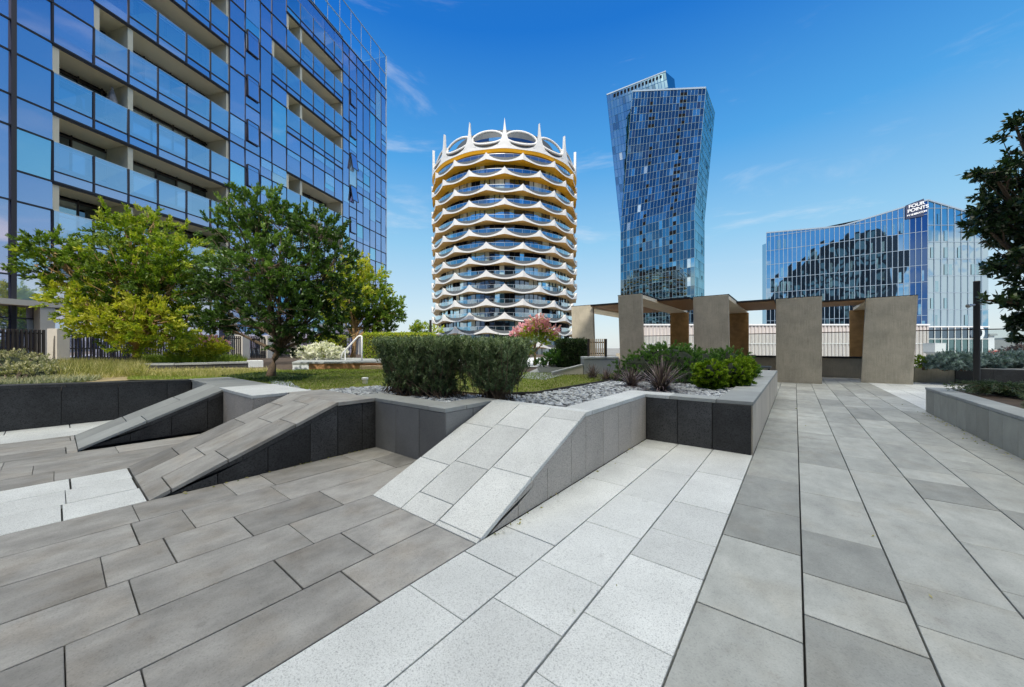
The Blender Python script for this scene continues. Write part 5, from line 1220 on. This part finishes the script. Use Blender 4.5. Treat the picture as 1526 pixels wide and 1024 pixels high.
# juniper in the right planter
d=6
def spray(label,cx_,cy_,n,seed,r0,group):
    r=random.Random(seed); Ps=[];Ax=[];Tn=[]; t=thing('juniper',label,'juniper',(cx_,cy_,.44),group); st=MB()
    for i in range(n):
        a=r.uniform(0,6.28); Ln=r0*r.uniform(.5,1.1); hh_=r.uniform(.04,.20); pts=[]
        for k in range(9):
            q=k/8; pts.append(Vector((cx_+math.cos(a+.3*q)*Ln*q,cy_+math.sin(a+.3*q)*Ln*q,.45+hh_*math.sin(q*2.4)*(1.1)))) 
        st.tube([pts[0],pts[4],pts[8]],[.006,.004,.002],4)
        tn=r.uniform(.3,.75)
        for k in range(1,9):
            for j in range(16):
                b=pts[k]+Vector((r.gauss(0,.012),r.gauss(0,.012),r.gauss(0,.010))); dv=(pts[k]-pts[k-1]).normalized()+Vector((r.gauss(0,.45),r.gauss(0,.45),r.gauss(.15,.3)))
                dv.normalize(); Ps.append(b[:]);Ax.append(dv[:]);Tn.append(tn+r.gauss(0,.1))
    n_=len(Ps); leaf_mesh('foliage',np.array(Ps),np.array(Ax),.045*(.6+.8*nr.random(n_)),.007+.004*nr.random(n_),np.clip(np.array(Tn),0,1),M['leaf_jun'],t); st.build('stems',M['bark'],t,fix=False)
M['leaf_jun']=leafmat('juniper_needles',[(.02,.035,.02),(.05,.085,.045),(.12,.17,.09),(.24,.28,.15)],.15,.5)
for (x,y,lab) in ((2.75,9.8,'low spreading juniper at the near left end of the right planter'),(3.3,8.7,'low spreading juniper in the middle of the right planter edge'),(3.0,7.6,'low spreading juniper at the right edge of the view, nearest the viewer'),(3.9,9.9,'low spreading juniper at the back of the right planter below the lamp post')):
    spray(lab,x,y,120,int(x*100),.62,'spreading junipers in the right planter')
# shrubs of the back planter
for i,(px,lab) in enumerate(((1408,'pale blue-grey shrub left of the lamp post in the back planter'),(1436,'pale blue-grey shrub just touching the left side of the lamp post'),(1478,'pale blue-grey shrub right of the lamp post in the back planter'),(1512,'pale blue-grey shrub at the right edge of the back planter'))):
    d=12.2; bush('blue_shrub',lab,'shrub',[blob(px,540,17,d,0,.6,.7),blob(px+8,534,11,d,.3,.6,.8),blob(px-10,542,12,d,0,.5,.7)],230,26,.10,.075,.030,'leaf_bluegrey',group='blue-grey shrubs in the back planter',loc=(PX(px,HY,d).x,PX(px,HY,d).y,.5))
d=12.6; bush('bush','small olive-green rounded bush at the left end of the back planter','bush',[blob(1374,540,11,d,0,.5,.8),blob(1388,540,9,d,0,.5,.8)],120,26,.07,.05,.025,'leaf_lime',loc=(PX(1378,HY,d).x,PX(1378,HY,d).y,.5))
d=13.5; bush('bush','russet-brown bush at the right edge beyond the blue-grey shrubs','bush',[blob(1518,528,16,d,0,.5,.8),blob(1530,522,14,d,0,.5,.8)],150,26,.10,.06,.03,'leaf_flax',loc=(PX(1518,HY,d).x,PX(1518,HY,d).y,.5))
# low walls and slatted gate by the second frame
t=thing('low_wall','short pale stone wall carrying the slatted timber gate','wall',GR(890,560,.56))
a_,b_=PX(870,HY,8.9),PX(922,HY,9.3); n_=Vector((FX,FY,0)); m=MB(); m.prism([a_,b_,b_+n_*.4,a_+n_*.4],.5,.97); m.build('wall_face',M['cap'],t); m=MB(); m.prism([a_-n_*.02,b_-n_*.02,b_+n_*.42,a_+n_*.42],.973,1.02); m.build('coping',M['granite'],t,bevel=.004)
t=thing('low_wall','low sloping stone upstand from the lawn corner to the short pale wall','wall',GR(823,560,.57))
a_,b_=GR(823,560,.57),GR(871,559,.57); b_=PX(869,HY,8.9); b_.z=0; m=MB(); m.prism([a_,b_,b_+n_*.2,a_+n_*.2],.5,[.62,.80,.80,.62]); m.build('wall_face',M['beigewall'],t); m=MB(); m.prism([a_-n_*.02,b_-n_*.02,b_+n_*.22,a_+n_*.22],[.623,.803,.803,.623],[.655,.835,.835,.655]); m.build('coping',M['cap'],t)
t=thing('slatted_gate','small slatted timber gate on the short pale wall, right of the square hedge','gate',PX(878,532,9.1))
for px in (877,903):
    m=MB(); p=PX(px,HY,9.1); m.tube([(p.x,p.y,1.02),(p.x,p.y,1.47)],.03,8); m.build('post',M['darkmetal'],t)
for i in range(8):
    m=MB(); p=PX(879.5+i*3.0,HY,9.1); m.box(p.x-.011,p.x+.011,p.y-.011,p.y+.011,1.04,1.47); m.build('slat',M['timberlight'],t)
for z in (1.10,1.38):
    m=MB(); m.bar((*PX(877,HY,9.14)[:2],z),(*PX(903,HY,9.14)[:2],z),.02,.03); m.build('rail',M['darkmetal'],t)
t=thing('planter','dark low planter edge below the square clipped hedge','planter',GR(830,553,.57))
a_,b_=PX(806,HY,9.45),PX(871,HY,9.45); m=MB(); m.prism([a_,b_,b_+n_*1.2,a_+n_*1.2],.5,.72); m.build('edge',M['greenwall'],t)
# slim pole and small far tree
p=PX(641.5,HY,19); m=MB(); m.tube([(p.x,p.y,.5),(p.x,p.y,H+41/FO*19)],[.07,.06],10); tag(m.build('pole',M['black']),'slim short black pole left of the round tower base','pole')
d=22; q=PX(628,HY,d); t=thing('tree','small sparse tree beyond the hedge, left of the round tower base','tree',(q.x,q.y,.5))
bl_=[blob(630,493,14,d,0,.5,.7),blob(648,495,10,d,0,.7,.7),blob(620,488,8,d,0,.5,.6)]
P,ax,L,Wd,col,cs,own=crown(bl_,60,22,.22,.16,.07,.3,.4); leaf_mesh('crown',P,ax,L,Wd,col,M['leaf_yel'],t); limbs((q.x,q.y,.45),bl_,cs,own,1,.06,M['bark'],t,6)
# far things beyond the right planter
for (x0,x1,d,z0,z1,lab,c_) in ((1470,1482,150,-10,6.2,'narrow white far shed just right of the hotel','white'),(1484,1530,190,-10,3.0,'long low pale far warehouse at the right edge','render'),(1540,1600,160,-12,5,'far pale warehouse beyond the right edge','render')):
    a_,b_=PX(x0,HY,d),PX(x1,HY,d); n_=Vector((FX,FY,0)); t=thing('warehouse',lab,'building',(a_.x,a_.y,-18),'far low buildings at the right')
    m=MB(); m.prism([a_,b_,b_+n_*25,a_+n_*25],-18,z1); m.build('wall',M[c_],t); m=MB(); m.prism([a_-n_,b_-n_,b_+n_*26,a_+n_*26],z1+.05,z1+.8); m.build('roof',M['cap'],t)
a_,b_=PX(1471,HY,120),PX(1500,HY,120); m=MB(); m.prism([a_,b_,b_+Vector((FX,FY,0))*8,a_+Vector((FX,FY,0))*8],-8,.6); t=thing('long_shed','long low shed with bright red band at the right of the hotel','building',(a_.x,a_.y,-18)); m.build('wall',M['render'],t)
m=MB(); n_=Vector((FX,FY,0)); m.prism([a_-n_*.3,b_-n_*.3,b_-n_*.1,a_-n_*.1],-.9,.25); m.build('red_band',plain('red_paint',(.6,.06,.04),.5),t)
d=48; c_=PX(1392,HY,d); t=thing('white_tank','white tapered container standing before the hotel lobby glass','container',(c_.x,c_.y,-2.5))  # plain white tank-like container, holds no planting
m=MB(); u=Vector((RX,RY,0)); n_=Vector((FX,FY,0))
def rg(w,z): return [c_+u*(-w)-n_*w+Vector((0,0,z-H)),c_+u*w-n_*w+Vector((0,0,z-H)),c_+u*w+n_*w+Vector((0,0,z-H)),c_+u*(-w)+n_*w+Vector((0,0,z-H))]
m.hexa(rg(.35,.2)+rg(.70,.65)); m.hexa(rg(.70,.65)+rg(.72,1.75)); m.build('body',M['white'],t); m=MB(); m.hexa(rg(.74,1.76)+rg(.74,1.84)); m.build('rim',M['white'],t); m=MB(); m.hexa(rg(.3,-18)+rg(.3,.19)); m.build('plinth',M['render'],t)
# fallen leaves and grit along the walls
r=random.Random(77); Ps=[];Ax=[]
for i in range(260):
    q=r.random()
    if q<.5: x=1.99-abs(r.gauss(0,.07)); y=r.uniform(5.5,10.4)
    elif q<.7: x=-4.14+abs(r.gauss(0,.03)); y=r.uniform(.6,2.45)
    elif q<.85: x=-1.59+abs(r.gauss(0,.03)); y=r.uniform(1.8,4.9)
    else: x=r.uniform(-4,3); y=r.uniform(1.5,12)
    if -1.6>x>-2.83 and y>1.6: continue
    if -1.62<x<-.37 and y>4.9: continue
    if x<-1.6 and y>2.4: continue
    Ps.append((x,y,.004+r.random()*.004)); a=r.uniform(0,6.28); Ax.append((math.cos(a),math.sin(a),.15))
n_=len(Ps); o=leaf_mesh('fallen_leaves',np.array(Ps),np.array(Ax),.018+.02*nr.random(n_),.008+.008*nr.random(n_),nr.random(n_),M['leaf_straw']); tag(o,'scattered dry fallen leaves on the paving along the stone walls','leaves',None,'stuff')
